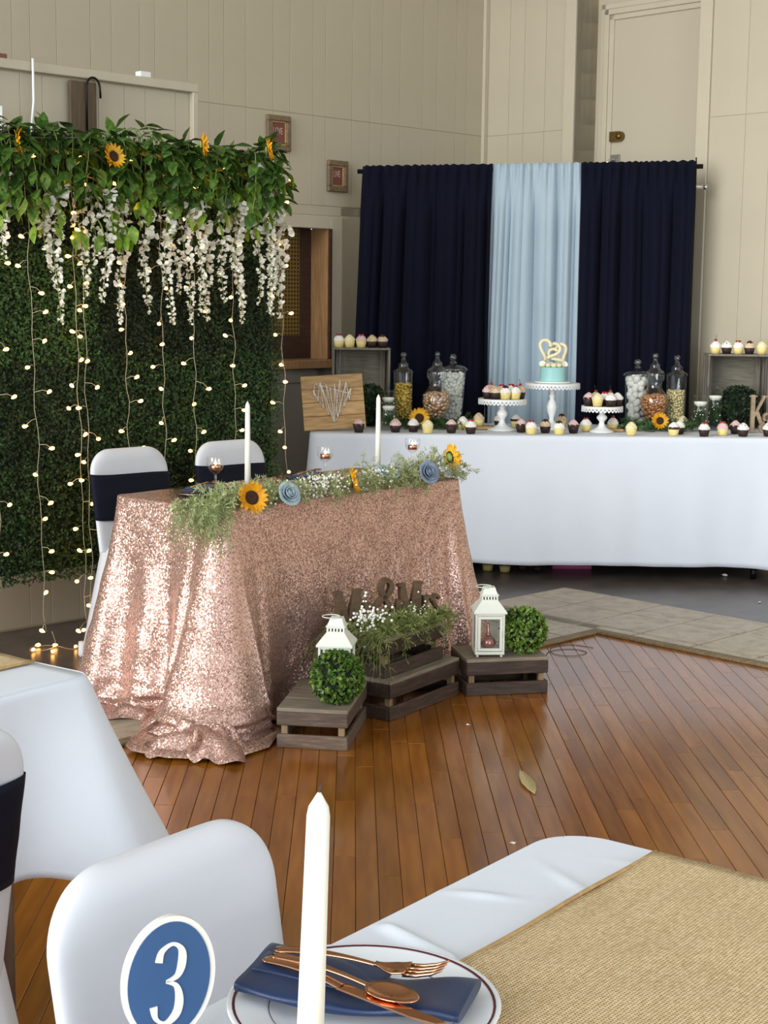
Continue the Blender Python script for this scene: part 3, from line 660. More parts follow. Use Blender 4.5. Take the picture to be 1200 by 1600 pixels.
# ------------------------------------------------------------------ curtain of string lights
sl = thing('string_lights', 'warm white curtain string lights hanging down over the boxwood wall', 'string lights', UV(0, 0, 0), RM)
bulb_me = MB(); bulb_me.lathe([(.0012, -.013), (.0055, -.006), (.0073, .002), (.0056, .008), (.001, .011)], 10); bulb_me = bulb_me.mesh('bulb', 'bulb')
sr = random.Random(31); wireY = 5.315
STR = [(3.34, 3.40, .10), (3.555, 3.60, .08), (3.60, 3.63, .06), (3.80, 3.825, .78), (3.99, 4.02, .60), (4.165, 4.185, .55), (4.38, 4.41, .72), (4.66, 4.72, .42), (3.21, 3.19, .30)]
tp = MB(); tp.tube([(u, wireY - .02, 2.08 + .01 * math.sin(u * 9)) for u in np.linspace(3.0, 4.64, 30)], .0022, 5); tp.build('top_wire', 'wire', sl)
for i, (ua, ub, zb) in enumerate(STR):
    m = MB(); n = 26; P = []
    for k in range(n + 1):
        q = k / n; P.append(Vector((.9916 * lerp(ua, ub, q) + .006 * math.sin(k * 1.7 + i), wireY + .006 * math.sin(k * 1.1) - (.02 if k == 0 else 0), lerp(2.08, zb, q))))
    m.tube(P, .0013, 4); so = m.build('strand', 'wire', sl); nb = int((2.08 - zb) / .10)
    for k in range(nb):
        q = (k + .6) / nb; kk = min(n - 1, int(q * n)); p = P[kk].lerp(P[kk + 1], q * n - kk); side = 1 if (k + i) % 2 else -1
        if sr.random() < .25: side = -side
        e = p + Vector((side * sr.uniform(.02, .055), sr.uniform(-.03, .045) if k % 3 else -.025, sr.uniform(-.035, .012)))
        w_ = MB(); w_.tube([p, p.lerp(e, .5) + Vector((0, -.004, .008)), e], .0014, 4, 0); w_.build('lead', 'wire', so)
        o = link('bulb', bulb_me, so, e, (sr.uniform(-.4, .4), side * sr.uniform(.9, 1.7), 0))
# the ends that reach the floor
m = MB(); fl = [(3.40, 5.315, .10), (3.42, 5.33, .03), (3.36, 5.40, .007), (3.40, 5.47, .006), (3.47, 5.45, .007), (3.46, 5.36, .02), (3.52, 5.33, .007), (3.60, 5.32, .06)]
m.tube(cat_rom(fl, 5), .0018, 4); so = m.build('strand', 'wire', sl)
for p in ((3.41, 5.33, .012), (3.37, 5.41, .012), (3.43, 5.47, .012), (3.48, 5.42, .012), (3.53, 5.34, .012)): link('bulb', bulb_me, so, p, (PI / 2, 0, sr.uniform(0, 6)))

# ------------------------------------------------------------------ curtain backdrop behind the dessert table
CA, CB = Vector((-.145, 9.25, 2.205)), Vector((1.765, 8.95, 2.232)); cd = (CB - CA); CL = cd.length; ca = math.atan2(cd.y, cd.x)
def drape(name, label, s0, s1, mat, nf, flare0, flare1, amp=.032, seed=0):
    rng = random.Random(seed); ph = [rng.uniform(0, 6.28) for _ in range(6)]; m = MB(); W = s1 - s0
    def fn(i, j):
        z = 1 - j
        x = lerp(s0 - flare0 * j ** .8, s1 + flare1 * j ** .8, i + .006 * math.sin(j * 5 + i * 9))
        xx = i * nf * 2 * PI + ph[0] + .9 * math.sin(i * 8 + ph[1]) + .25 * math.sin(j * 2.2 + i * 6 + ph[5])
        f = 1 - 2 * abs(math.sin(xx * .5)) ** .8 + .30 * (1 - 2 * abs(math.sin(xx * 1.13 + ph[2])))
        top = .35 * math.sin(i * nf * 5.3 * PI + ph[3])
        aj = amp * (.25 + .75 * smooth(j / .2)) 
        y = f * aj + top * amp * (1 - smooth(j / .12))
        zt = lerp(CA.z, CB.z, x / CL)
        ruf = .003 * math.sin(i * nf * 7 * PI + ph[4] + 3 * math.sin(i * 11)) * (1 - smooth(j / .03))
        return (x, y - .026, lerp(zt + .030 + ruf, .012, j))
    m.grid(fn, int(40 * nf), 46, 0, True); o = m.build(name, mat, None, (CA.x, CA.y, 0), ca)
    sol = o.modifiers.new('thickness', 'SOLIDIFY'); sol.thickness = .003
    return tag(o, label, 'curtain')
drape('curtain', 'navy curtain beside the framed LIVE print, gathered on the rod', .0, .765, 'navy', 5.0, .08, .0, .036, 1)
drape('curtain', 'pale blue curtain hanging between the two navy curtains behind the cake', .767, 1.275, 'blue', 4.2, .03, .015, .028, 2)
drape('curtain', 'navy curtain covering the door bottom, next to the plank wall end', 1.277, 1.925, 'navy', 4.8, -.01, .015, .036, 3)
st = thing('curtain_stand', 'black metal stand whose rod carries the navy and pale blue curtains', 'stand', (CA.x, CA.y, 0), ca)
p = MB(); p.tube([(-.035, 0, CA.z), (CL + .03, 0, CB.z)], .014, 10); p.build('rod', 'black', st)
for s in (.10, CL - .12):
    p = MB(); p.tube([(s, .07, .01), (s, .07, 2.1), (s, .03, 2.2), (s, 0, 2.2)], .014, 8); p.bx(s - .03, s + .03, -.1, .2, 0, .012, .003); p.build('post', 'black', st)
p = MB(); p.tube([(CL - .1, .07, CB.z - .11), (CL + .055, .07, CB.z - .11)], .011, 10); p.tube([(CL + .045, .07, CB.z - .11), (CL + .06, .07, CB.z - .11)], .016, 10); p.build('crossbar', 'chrome', st)
p = MB(); p.tube([(CL - .01, 0, CB.z), (CL - .01, 0, CB.z + .05)], .004, 6); p.build('pin', 'black', st)
tag(MB().bx(6.93 - .03, 6.93 + .03, 6.86, 6.899, 1.25, 1.46, .004).build('wall_box', 'black', None, (0, 0, 0), RM), 'black box fixed to the wall behind the navy curtain edge', 'box')

def rebase(t, d):                                      # puts a thing's Empty at its own base, its parts staying where they are
    d = Vector(d); 
    for ch in t.children: ch.location = ch.location - d
    t.location = t.location + Matrix.Rotation(t.rotation_euler[2], 3, 'Z') @ d
rebase(bx, (3.74, 5.45, 0)); rebase(gl, (3.85, 5.36, 2.1)); rebase(sl, (3.85, 5.3, 0))

# ------------------------------------------------------------------ cloths
def rrect(a, b, r, n):
    segs = [((-a + r, -b), (a - r, -b), None), (None, None, (a - r, -b + r, -PI / 2)), ((a, -b + r), (a, b - r), None), (None, None, (a - r, b - r, 0)), ((a - r, b), (-a + r, b), None), (None, None, (-a + r, b - r, PI / 2)), ((-a, b - r), (-a, -b + r), None), (None, None, (-a + r, -b + r, PI))]
    Ls = [math.dist(p, q) if c is None else r * PI / 2 for p, q, c in segs]; T = sum(Ls); out = []
    for k in range(n):
        s = T * k / n; i = 0
        while s > Ls[i] and i < 7: s -= Ls[i]; i += 1
        p, q, c = segs[i]; f = s / Ls[i]
        if c is None:
            x, y = lerp(p[0], q[0], f), lerp(p[1], q[1], f); d = (q[0] - p[0], q[1] - p[1]); l = math.hypot(*d); out.append((x, y, d[1] / l, -d[0] / l, T * k / n))
        else:
            an = c[2] + f * PI / 2; out.append((c[0] + r * math.cos(an), c[1] + r * math.sin(an), math.cos(an), math.sin(an), T * k / n))
    return out
def cloth(name, mat, a, b, r, z, disp, nper=220, nj=30, topz=None, tn=(60, 30), parent=None, loc=(0, 0, 0), rz=0):
    m = MB(); P = rrect(a, b, r, nper)
    def top(i, j):
        x, y = lerp(-a, a, i), lerp(-b, b, j); cx, cy = max(-(a - r), min(a - r, x)), max(-(b - r), min(b - r, y)); dx, dy = x - cx, y - cy; l = math.hypot(dx, dy)
        if l > r: x, y = cx + dx * r / l, cy + dy * r / l
        return (x, y, z + (topz(x, y) if topz else 0))
    m.grid(top, tn[0], tn[1], 0, True)
    def sk(i, j):
        x, y, nx, ny, s = P[int(round(i * nper)) % nper]; rr = .006
        if j < .04:
            an = j / .04 * PI / 2; return (x + nx * rr * math.sin(an), y + ny * rr * math.sin(an), z - rr * (1 - math.cos(an)) + (topz(x, y) * (1 - j / .04) if topz else 0))
        t = (j - .04) / .96; o, zz = disp(x, y, nx, ny, s, t); o += rr; return (x + nx * o, y + ny * o, zz)
    m.grid(sk, nper, nj, 0, True, True)
    return m.build(name, mat, parent, loc, rz)
def folding_table(label, a, b, z, loc, rz, group=None):
    t = thing('folding_table', label, 'table', loc, rz, group)
    p = MB(); p.bx(-a + .01, a - .01, -b + .01, b - .01, z - .035, z - .004, .006); p.build('tabletop', 'white', t)
    for sx in (-1, 1):
        for sy in (-1, 1):
            p = MB(); x, y = sx * (a - .14), sy * (b - .09); p.tube([(x, y, z - .04), (x, y, .0)], .0135, 10); lg = p.build('leg', 'steel', t)
            p = MB(); p.lathe([(.017, 0), (.018, .05), (.0145, .055)], 12, 0, Matrix.Translation((x, y, 0))); p.build('rubber_foot', 'black', lg)
        p = MB(); p.tube([(sx * (a - .14), -b + .09, .3), (sx * (a - .14), b - .09, .3)], .010, 8); p.build('cross_bar', 'steel', t)
    return t
def nz(x, y, f): return math.sin(x * f + 1.3 * math.sin(y * f * .7)) * math.cos(y * f * 1.1 + math.sin(x * f * .5))

# ------------------------------------------------------------------ sweetheart table under rose gold sequins
SA = math.radians(49.4); SC = Vector((-.331, 5.794, 0)); A_, B_ = .655, .275
def S(x, y, z=.762): return SC + Matrix.Rotation(SA, 3, 'Z') @ Vector((x, y, z))
folding_table('small folding table hidden under the rose gold sequin cloth', A_, B_, .75, SC, SA)
def sdisp(x, y, nx, ny, s, t):
    g = lambda cx, cy, w: math.exp(-((x - cx) ** 2 + (y - cy) ** 2) / w ** 2)
    FL, FR, BL, BR = g(-A_, -B_, .15), g(A_, -B_, .15), g(-A_, B_, .14), g(A_, B_, .14)
    left = max(0, -nx); right = max(0, nx); front = max(0, -ny)
    jz = .90; d = min(1, t / jz); 
    fl = .012 + .19 * FL + .13 * FR + .12 * BL + .08 * BR + .05 * left + .03 * right
    fold = (.016 + .014 * (FL + FR + BL)) * math.sin(s * 33 + 1.2 * math.sin(s * 9)) * (left + .7 * FR + .8 * FL + .35 * right) + .009 * math.sin(s * 27 + 2 + 1.5 * math.sin(s * 7)) * front
    fold += .014 * FR * math.sin(s * 95) + .03 * (FL) * math.sin(s * 88 + .5) * .5 + .016 * left * math.sin(s * 23 + 1.0)
    o = fl * d ** 1.25 + fold * smooth(d * 1.15) 
    o += .0035 * nz(s * 2, t * 1.5, 16) * d * (1 + left)
    zz = .755 * (1 - d)
    if zz < .02 + .0: zz = .012
    k = smooth(1 - zz / .16) if zz < .16 else 0
    o += k * .030 * nz(s * 1.2, zz * 5, 20) * (left + FL) + k * .010 * nz(s, zz * 8, 47) * (left + FL)
    if t > jz:
        q = (t - jz) / (1 - jz); wgt = (.012 + .05 * FL * (.3 + left) + .075 * left + .02 * FR) * (1 + .35 * nz(s, .3, 9))
        o += wgt * q; zz = .008 + 4 * q * (1 - q) * (.035 * (.5 + .5 * nz(s * 1.3, q * .2, 24)) * (.15 + FL + left) + .012 * (.5 + .5 * nz(s, q * .3, 60))) + .008 * q * (.5 + .5 * math.sin(s * 70))
    return o, max(zz, .006)
sq = cloth('sequin_tablecloth', 'sequin', A_, B_, .03, .756, sdisp, 420, 64, lambda x, y: .0012 * nz(x, y, 30), (70, 34), None, SC, SA)
tag(sq, 'rose gold sequin tablecloth pooling on the floor round the sweetheart table', 'tablecloth')
m = MB()
def bun(i, j):
    a = i * 2 * PI; r = j; rad = .150 * (1 + .24 * math.sin(3 * a + .5) + .12 * math.sin(7 * a + 1.2)) * r
    h = .085 * (1 - r) ** .8 + .034 * (.5 + .5 * math.sin(9 * a + 4 * r)) * (1 - abs(2 * r - 1)) + .012 * math.sin(5 * a + 9 * r) * r * (1 - r) * 4 + .008 * (1 + math.sin(13 * a)) * r
    return (rad * math.cos(a) * 1.05, rad * math.sin(a) * 1.0, max(.004, h + .004))
m.grid(bun, 90, 26, 0, True, True); o = m.build('hem_bunch', 'sequin', sq); o.location = Matrix.Rotation(-SA, 3, 'Z') @ (Vector((-.572, 4.845, .0)) - SC)

# covered chairs
def chair_proto(label, sash):
    t = thing('covered_chair', label, 'chair'); W2, ZT, ZB, r = .19, .835, .40, .10; m = MB()
    def back(i, j):
        a = i * 2 * PI; z = lerp(ZB, ZT - .0005, 1 - (1 - j) ** 1.8); w = W2 * lerp(.97, 1.0, (z - ZB) / (ZT - ZB)); zz = z - (ZT - r)
        if zz > 0: w = w - r + math.sqrt(max(0, r * r - zz * zz))
        c, s_ = math.cos(a), math.sin(a); cx = math.copysign(abs(c) ** .35, c); sy = math.copysign(abs(s_) ** .7, s_)
        th = .021 * (.5 + .5 * abs(cx) ** 4)
        if zz > 0: th = lerp(th, .021, min(1, zz / (r * .6)))
        if zz > r * .7: th = .003 + (th - .003) * math.sqrt(max(0, 1 - ((zz - r * .7) / (r * .3)) ** 2))
        return (w * cx, -.012 - (z - ZB) * .17 + th * sy, z)
    m.grid(back, 56, 34, 0, True, True); m.f.append(tuple(34 * 56 + k for k in range(56))); m.mi.append(0); m.sm.append(True)
    m.box((0, .20, .435), (.38, .41, .06), .028)
    cor = [(-.205, -.135), (.205, -.135), (.20, .43), (-.20, .43)]; top = [(-.188, -.012), (.188, -.012), (.186, .395), (-.186, .395)]
    def sk(i, j):
        q = i * 4; k = int(q) % 4; f = q - int(q); tx, ty = (lerp(top[k][e], top[(k + 1) % 4][e], f) for e in (0, 1)); fx, fy = (lerp(cor[k][e], cor[(k + 1) % 4][e], f) for e in (0, 1))
        ar = (1 - abs(2 * f - 1) ** 2.2); zl = .30 * ar ** .55; cx, cy = 0, .18; fx, fy = lerp(fx, lerp(tx, cx, .12), ar), lerp(fy, lerp(ty, cy, .12), ar)
        w = j ** 1.0; return (lerp(tx, fx, w) , lerp(ty, fy, w), lerp(.44, zl, w))
    m.grid(sk, 64, 12, 0, True, True); m.build('chair_cover', 'satin', t)
    for (x, y) in cor:
        p = MB(); p.lathe([(.016, 0), (.019, .01), (.017, .06)], 10, 0, Matrix.Translation((x * .97, y * .97, 0))); p.build('foot_pocket', 'satin', t)
    if sash:
        p = MB()
        def sf(i, j):
            a = i * 2 * PI; z = lerp(.555, .735, j); c, s_ = math.cos(a), math.sin(a); cx = math.copysign(abs(c) ** .35, c); sy = math.copysign(abs(s_) ** .7, s_)
            wv = .0015 * math.sin(j * 14 + 2 * c); return ((W2 + .003) * lerp(.985, 1, j) * cx, -.012 - (z - ZB) * .17 + (.0235 + wv) * sy, z + .006 * c)
        p.grid(sf, 48, 10, 0, True, True); o = p.build('sash', 'sash', t); sol = o.modifiers.new('thickness', 'SOLIDIFY'); sol.thickness = .002
    return t
def face(t, pos, f): t.location = (pos[0], pos[1], 0); t.rotation_euler = (0, 0, math.atan2(-f[0], f[1]))
c1 = chair_proto('white covered chair with navy sash, nearest the end of the sequin table', True); face(c1, UV(3.68, 5.085), (.7071, -.7071))
c2 = dup(c1, None, None, 'white covered chair behind the taper candle and votive of the sequin table'); face(c2, UV(4.21, 5.085), (.7071, -.7071))
c4 = dup(c1, None, None, 'white covered chair with navy sash cut off by the frame edge'); face(c4, (-.722, 2.175), (-.8, .6))
c3 = chair_proto('plain white covered chair behind the blue number 3 sign', False); face(c3, (-.205, 1.775), (.789, -.614))
for c, q in ((c1, 1.018), (c2, 1.018), (c4, 1.0), (c3, .958)): c.scale = (1, 1, q)
for c in (c1, c2, c4, c3): c['group'] = 'white covered folding chairs'

# ------------------------------------------------------------------ greenery garland and settings on the sweetheart table
fr = random.Random(17)
g1 = MB()
for i in range(420):
    x = fr.uniform(-.80, .68); dens = 1
    if x < -.60: y = fr.uniform(-.32, -.17)
    else: y = -.245 + fr.gauss(0, .045)
    x2, y2 = max(-.655, x), max(-.275, y); z = .765 + fr.uniform(.0, .045)
    if x < -.66 or y < -.28: z -= fr.uniform(.0, .03)
    d = (fr.uniform(-1, 1), fr.uniform(-.8, .4), fr.uniform(.0, .7)); sprig(g1, (x2, y2, z), d, fr.uniform(.05, .11), fr, 20, .026, .5, .0021)
for i in range(120):                                   # the end tumbling over the table corner
    x = -.665 + fr.uniform(-.02, .06); y = -.25 + fr.uniform(-.05, .16); d = (-.8 + fr.uniform(-.5, .5), -.55 + fr.uniform(-.5, .4), fr.uniform(-.6, .25)); sprig(g1, (x, y, .775), d, fr.uniform(.08, .17), fr, 26, .026, .55, .0021)
for i in range(34):
    x = .28 + fr.uniform(-.1, .42); sprig(g1, (x, -.20 + fr.uniform(-.05, .05), .79), (fr.uniform(-.5, .9), fr.uniform(-.4, .3), 1), fr.uniform(.09, .16), fr, 24, .022, .35, .0019)
gv = tag(g1.build('feathery_garland', 'fern', None, SC, SA), 'feathery green garland along the front edge of the sequin table', 'garland', None, 'stuff')
bb_ = MB()
for (cx, n, sx) in ((-.20, 150, .055), (-.10, 110, .05), (.08, 30, .035), (.16, 50, .04), (-.45, 20, .05)):
    for k in range(n): bb_.ball((cx + fr.gauss(0, sx), -.283 + fr.gauss(0, .022), .792 + fr.uniform(-.035, .045)), fr.uniform(.0024, .0044), 6)
tag(bb_.build('filler_blossoms', 'breath', None, SC, SA), 'tiny white filler blossoms scattered through the sequin table garland', 'blossoms', None, 'stuff')
RS = Matrix.Rotation(SA, 3, 'Z')
sunflower('open sunflower on the near corner of the sequin table, facing out', S(-.572, -.335, .795), RS @ Vector((-.30, -1, .32)), .060, 'sunflowers in the table garland')
sunflower('sunflower turned aside in the middle of the table garland', S(-.03, -.305, .805), RS @ Vector((.85, -.75, .3)), .056, 'sunflowers in the table garland')
sunflower('sunflower seen edge on at the far end of the table garland', S(.60, -.265, .845), RS @ Vector((1, -.35, .15)), .058, 'sunflowers in the table garland')
rose('pale blue rose next to the open sunflower', S(-.378, -.315, .785), RS @ Vector((-.15, -1, .5)), .037, 'roseb', 'blue roses in the table garland')
rose('pale blue rose tipped upward below the second taper candle', S(.239, -.245, .80), RS @ Vector((-.1, -.45, 1)), .038, 'roseb', 'blue roses in the table garland')
rose('slate blue rose near the far end of the table garland', S(.405, -.305, .80), RS @ Vector((-.25, -1, .35)), .038, 'rosed', 'blue roses in the table garland')
def votive(label, loc):
    t = thing('votive_goblet', label, 'candle holder', loc, 0, 'glass votive goblets'); p = MB()
    p.lathe([(.001, 0), (.027, .001), (.028, .004), (.008, .010), (.0045, .02), (.0045, .08), (.006, .088), (.020, .098), (.029, .112), (.031, .128), (.030, .147)], 24, 0, None, True, False); p.build('goblet', 'glass', t)
    p = MB(); p.lathe([(.001, .100), (.0185, .101), (.0195, .118), (.018, .119)], 16); p.build('tealight_cup', 'rosegold', t)  # rose gold colour stands in for the warm tealight glow on the cup
    p = MB(); p.lathe([(.017, .117), (.001, .118)], 16); p.build('wax', 'wax', t)
    p = MB(); p.lathe([(.001, .118), (.0042, .122), (.0035, .128), (.0005, .136)], 8); p.build('flame', 'flame', t); return t
v1 = votive('lit glass votive goblet before the chair at the near end of the sequin table', S(-.469, -.05, .7575))
dup(v1, S(.102, -.05, .7575), 0, 'lit glass votive goblet in the middle of the sequin table, by the second sunflower'); dup(v1, S(.624, -.05, .7575), 0, 'lit glass votive goblet at the far end of the sequin table')
def taper(label, loc, h, r0, r1, holder=True, group='white taper candles on the sequin table', rot=(0, 0, 0)):
    t = thing('taper_candle', label, 'candle', loc, rot, group); z0 = .0
    p = MB()
    if holder:
        z0 = .028; p.lathe([(.001, 0), (.024, .001), (.027, .012), (.024, .02), (.014, .03), (.0145, .052), (.017, .056)], 20, 0, None, True, False); p.build('glass_holder', 'glass', t); p = MB()
    p.lathe([(.001, z0), (r0, z0 + .001), (lerp(r0, r1, .5), lerp(z0, h, .5)), (r1, h - .020), (r1 * .86, h - .012), (r1 * .5, h - .006), (r1 * .42, h - .0045), (.0015, h)], 24); p.build('candle_stick', 'wax', t)
    p = MB(); p.tube([(0, 0, h - .001), (.001, 0, h + .006)], .0008, 5); p.build('wick', 'wick', t); return t
taper('tall white taper candle before the second covered chair', S(-.34, -.08, .7575), .340, .0115, .0085)
taper('tall white taper candle between the middle and far votives', S(.374, -.08, .7575), .336, .0115, .0085)
def plate_small(label, loc, nap):
    t = thing('dinner_plate', label, 'plate', loc, SA, 'pewter plates on the sequin table'); p = MB()
    p.lathe([(.001, .003), (.08, .004), (.088, .010), (.125, .016), (.127, .014), (.085, .004), (.07, 0), (.001, 0)], 36, 0, None, True, False); p.build('plate_body', 'silver', t); return t
plate_small('pewter plate at the near place of the sequin table', S(-.43, .055, .7575), 0); plate_small('pewter plate with navy napkin at the second place of the sequin table', S(.14, .075, .7575), 1)
for (x, lab, sgn) in ((-.43, 'rose gold cutlery on the near pewter plate', 1), (.14, 'rose gold cutlery on the navy napkin of the second plate', 1)):
    p = MB(); p.box((0, 0, .006), (.17, .09, .012), .005); n_ = tag(p.build('folded_napkin', 'napkin', None, S(x, .065 if x < 0 else .085, .7745), SA + .5), 'navy folded napkin on the ' + ('near' if x < 0 else 'second') + ' pewter plate of the sequin table', 'napkin', 'navy napkins on the sequin table')
    p = MB(); p.tube([(-.09, 0, .004), (.02, .005, .010), (.06, .006, .004)], [.004, .003, .004], 6); p.ball((.08, .006, .006), .016, 8, 0, (1.5, 1, .25)); tag(p.build('spoon', 'rosegold', None, S(x + .01, .06 if x < 0 else .08, .788), SA + .25), lab, 'spoon', 'spoons on the sequin table')

# ------------------------------------------------------------------ crates in front of the sequin table
def crate(label, corner, ang, L, D, H, group='low wooden crates before the sequin table', gap=.030, mat='cratedark'):
    """corner = its near left foot; local x runs L along the front, y runs D backwards"""
    t = thing('wooden_crate', label, 'crate', (corner[0], corner[1], corner[2]), ang, group); th = .013; s = (H - gap - th) / 2
    for z0, z1 in ((0.0, s), (s + gap, H - th)):
        for (x0, x1, y0, y1) in ((0, L, 0, th), (0, L, D - th, D), (0, th, th, D - th), (L - th, L, th, D - th)): 
            b = MB(); b.bx(x0, x1, y0, y1, z0, z1, .0025); b.build('slat', mat, t)
    nb = 3
    for k in range(nb):
        b = MB(); b.bx(0, L, D * k / nb + .0008, D * (k + 1) / nb - .0008, H - th, H, .002); b.build('top_board', 'cratetop', t)
    for x in (th, L - th - .02):
        for y in (th, D - th - .02): b = MB(); b.bx(x, x + .02, y, y + .02, .002, H - th); b.build('corner_post', 'cratepost', t)
    return t
crate('low grey crate standing at the near floor end, under the topiary ball and lantern', (-.344, 4.897, 0), math.atan2(-.034, .234), .236, .40, .135, mat='crate')
ang2 = math.atan2(.83, .557)
crate('dark crate on the floor carrying the smaller greenery crate', (.031, 5.221, 0), ang2, .462, .27, .143)
crate('low brown crate on the tile side under the lantern with rose glass bulb', (.315, 5.578, 0), math.atan2(.214, .977), .318, .235, .14)
crate('smaller dark crate stacked on top, greenery and Mr & Mrs letters on it', (.012, 5.262, .1435), ang2, .385, .24, .140, gap=.034)
def topiary(label, loc, r, cat='topiary ball', group='boxwood topiary balls', sq=(1, 1, 1), leafm='boxball', n=1500, seed=1):
    t = thing('topiary_ball', label, cat, loc, 0, group); p = MB(); p.ball((0, 0, 0), r * .86, 16, 0, sq); p.build('core', 'boxcore', t)
    rg = random.Random(seed); q = MB()
    for k in range(n):
        d = Vector((rg.gauss(0, 1), rg.gauss(0, 1), rg.gauss(0, 1))).normalized(); c = Vector([d[e] * sq[e] for e in range(3)]) * r * rg.uniform(.84, .97)
        dr = (d * rg.uniform(.2, 1.0) + Vector((rg.gauss(0, 1), rg.gauss(0, 1), rg.gauss(0, 1))) * .55).normalized(); s = dr.cross(d + Vector((rg.gauss(0, .3), rg.gauss(0, .3), rg.gauss(0, .3)))).normalized(); L = r * rg.uniform(.16, .24); w = L * .34; nn = s.cross(dr) * w * .4
        q.add([c, c + dr * L * .5 + s * w + nn, c + dr * L, c + dr * L * .5 - s * w + nn, c + dr * L * .5 - nn * .3], [(0, 1, 4), (1, 2, 4), (2, 3, 4), (3, 0, 4)], 0, True)
    o = q.build('foliage', leafm, t); o['kind'] = 'stuff'; return t
topiary('round boxwood topiary ball in front of the empty lantern on the near grey crate', (-.148, 4.975, .135 + .085), .087, seed=2)
topiary('round boxwood topiary ball beside the lantern with the rose glass bulb', (.535, 5.715, .14 + .085), .087, seed=3)
def lantern(label, loc, ang, bulb):
    t = thing('lantern', label, 'lantern', loc, ang, 'cream metal lanterns'); w, h = .055, .145
    p = MB(); p.box((0, 0, .016), (2 * w + .002, 2 * w + .002, .012), .003); p.build('base', 'lantern', t)
    for sx in (-1, 1):
        for sy in (-1, 1):
            p = MB(); p.ball((sx * .045, sy * .045, .005), .0055, 8); p.build('foot', 'lantern', t)
            p = MB(); p.box((sx * (w - .004), sy * (w - .004), .022 + h / 2), (.009, .009, h), .002); p.build('corner_post', 'lantern', t)
    p = MB()
    for s in (-1, 1): p.box((0, s * (w - .003), .022 + h - .004), (2 * w - .018, .006, .008)); p.box((s * (w - .003), 0, .022 + h - .004), (.006, 2 * w - .018, .008))
    p.build('top_rail', 'lantern', t)
    z0 = .022 + h; p = MB(); v0, v1 = w + .007, .030
    p.lathe([(v0 * 1.4142, z0), (v0 * 1.4142, z0 + .006), (v1 * 1.4142, z0 + .046)], 4, 0, Matrix.Rotation(PI / 4, 4, 'Z'), False, True); p.build('roof', 'lantern', t)
    z1 = z0 + .046; p = MB()
    for s in (0, 1, 2, 3):                               # vented collar: uprights between two bands leave the dark slots open
        T = Matrix.Rotation(s * PI / 2, 4, 'Z')
        for k in range(6): p.box((-.0275 + .011 * k, -v1 + .001, z1 + .008), (.0062, .002, .012), 0, 0, T)
        p.box((0, -v1 + .001, z1 + .016), (.062, .002, .005), 0, 0, T); p.box((0, -v1 + .001, z1 + .001), (.062, .002, .003), 0, 0, T)
    p.lathe([((v1 + .004) * 1.4142, z1 + .0185), ((v1 + .004) * 1.4142, z1 + .0205), (v1 * 1.3, z1 + .024), (.021 * 1.4142, z1 + .045), (.021 * 1.4142, z1 + .047)], 4, 0, Matrix.Rotation(PI / 4, 4, 'Z'), False); p.box((0, 0, z1 + .006), (.05, .05, .004), 0, 1)
    p.build('chimney', ['lantern', 'black'], t)
    p = MB(); p.tube([(.030 * math.cos(a) - .02, .030 * math.sin(a), z1 + .049 + (.0 if not bulb else .0)) for a in np.linspace(0, 2 * PI, 25)], .0018, 6); p.build('ring_handle', 'lantern', t)
    for k, (s, ax) in enumerate(((-1, 'f'), (1, 'f'), (-1, 's'), (1, 's'))):
        p = MB(); T = Matrix.Rotation({('f', -1): 0, ('f', 1): PI, ('s', -1): -PI / 2, ('s', 1): PI / 2}[(ax, s)], 4, 'Z'); d = w - .003; g0, g1 = .026, .022 + h - .010
        fr_ = MB(); 
        if k == 0 and bulb:
            for (x0, x1, zz0, zz1) in ((-.046, .046, g1 - .010, g1), (-.046, .046, g0, g0 + .010), (-.046, -.036, g0 + .01, g1 - .01), (.036, .046, g0 + .01, g1 - .01)): fr_.add(*([lambda c, e: (c, e)][0]([(x0, -d - .006, zz0), (x1, -d - .006, zz0), (x1, -d - .006, zz1), (x0, -d - .006, zz1), (x0, -d, zz0), (x1, -d, zz0), (x1, -d, zz1), (x0, -d, zz1)], [(0, 1, 2, 3), (5, 4, 7, 6), (0, 4, 5, 1), (3, 2, 6, 7), (0, 3, 7, 4), (1, 5, 6, 2)])), 0, False, T)
            df = fr_.build('door', 'lantern', t); q = MB(); q.tube([(.046, -d - .008, .085), (.05, -d - .012, .09), (.05, -d - .012, .10), (.046, -d - .008, .105)], .002, 6); q.ball((.05, -d - .012, .085), .003, 6); q.build('latch', 'lantern', df)
        if bulb or k != 0:
            p.add([(-.042, -d, g0), (.042, -d, g0), (.042, -d, g1), (-.042, -d, g1)], [(0, 1, 2, 3)], 0, False, T); p.build('pane', 'pane', t)
    return t
Lh = .135
lantern('cream metal lantern with open front behind the near topiary ball', (-.155, 5.105, .136), -.12, False)
lt2 = lantern('cream metal lantern with glazed door and rose glass bulb inside', (.398, 5.668, .141), .06, True)
t = thing('bulb_candle', 'rose tinted glass bulb standing inside the glazed cream lantern', 'candle', (.398, 5.672, .1635), 0)
p = MB(); p.lathe([(.001, 0), (.018, .0), (.029, .014), (.031, .026), (.024, .040), (.010, .050), (.006, .062), (.0055, .095), (.002, .10)], 20); p.build('bulb_body', 'rglass', t); p = MB(); p.lathe([(.0105, .049), (.0108, .058), (.007, .060)], 14); p.build('collar', 'rosegold', t)

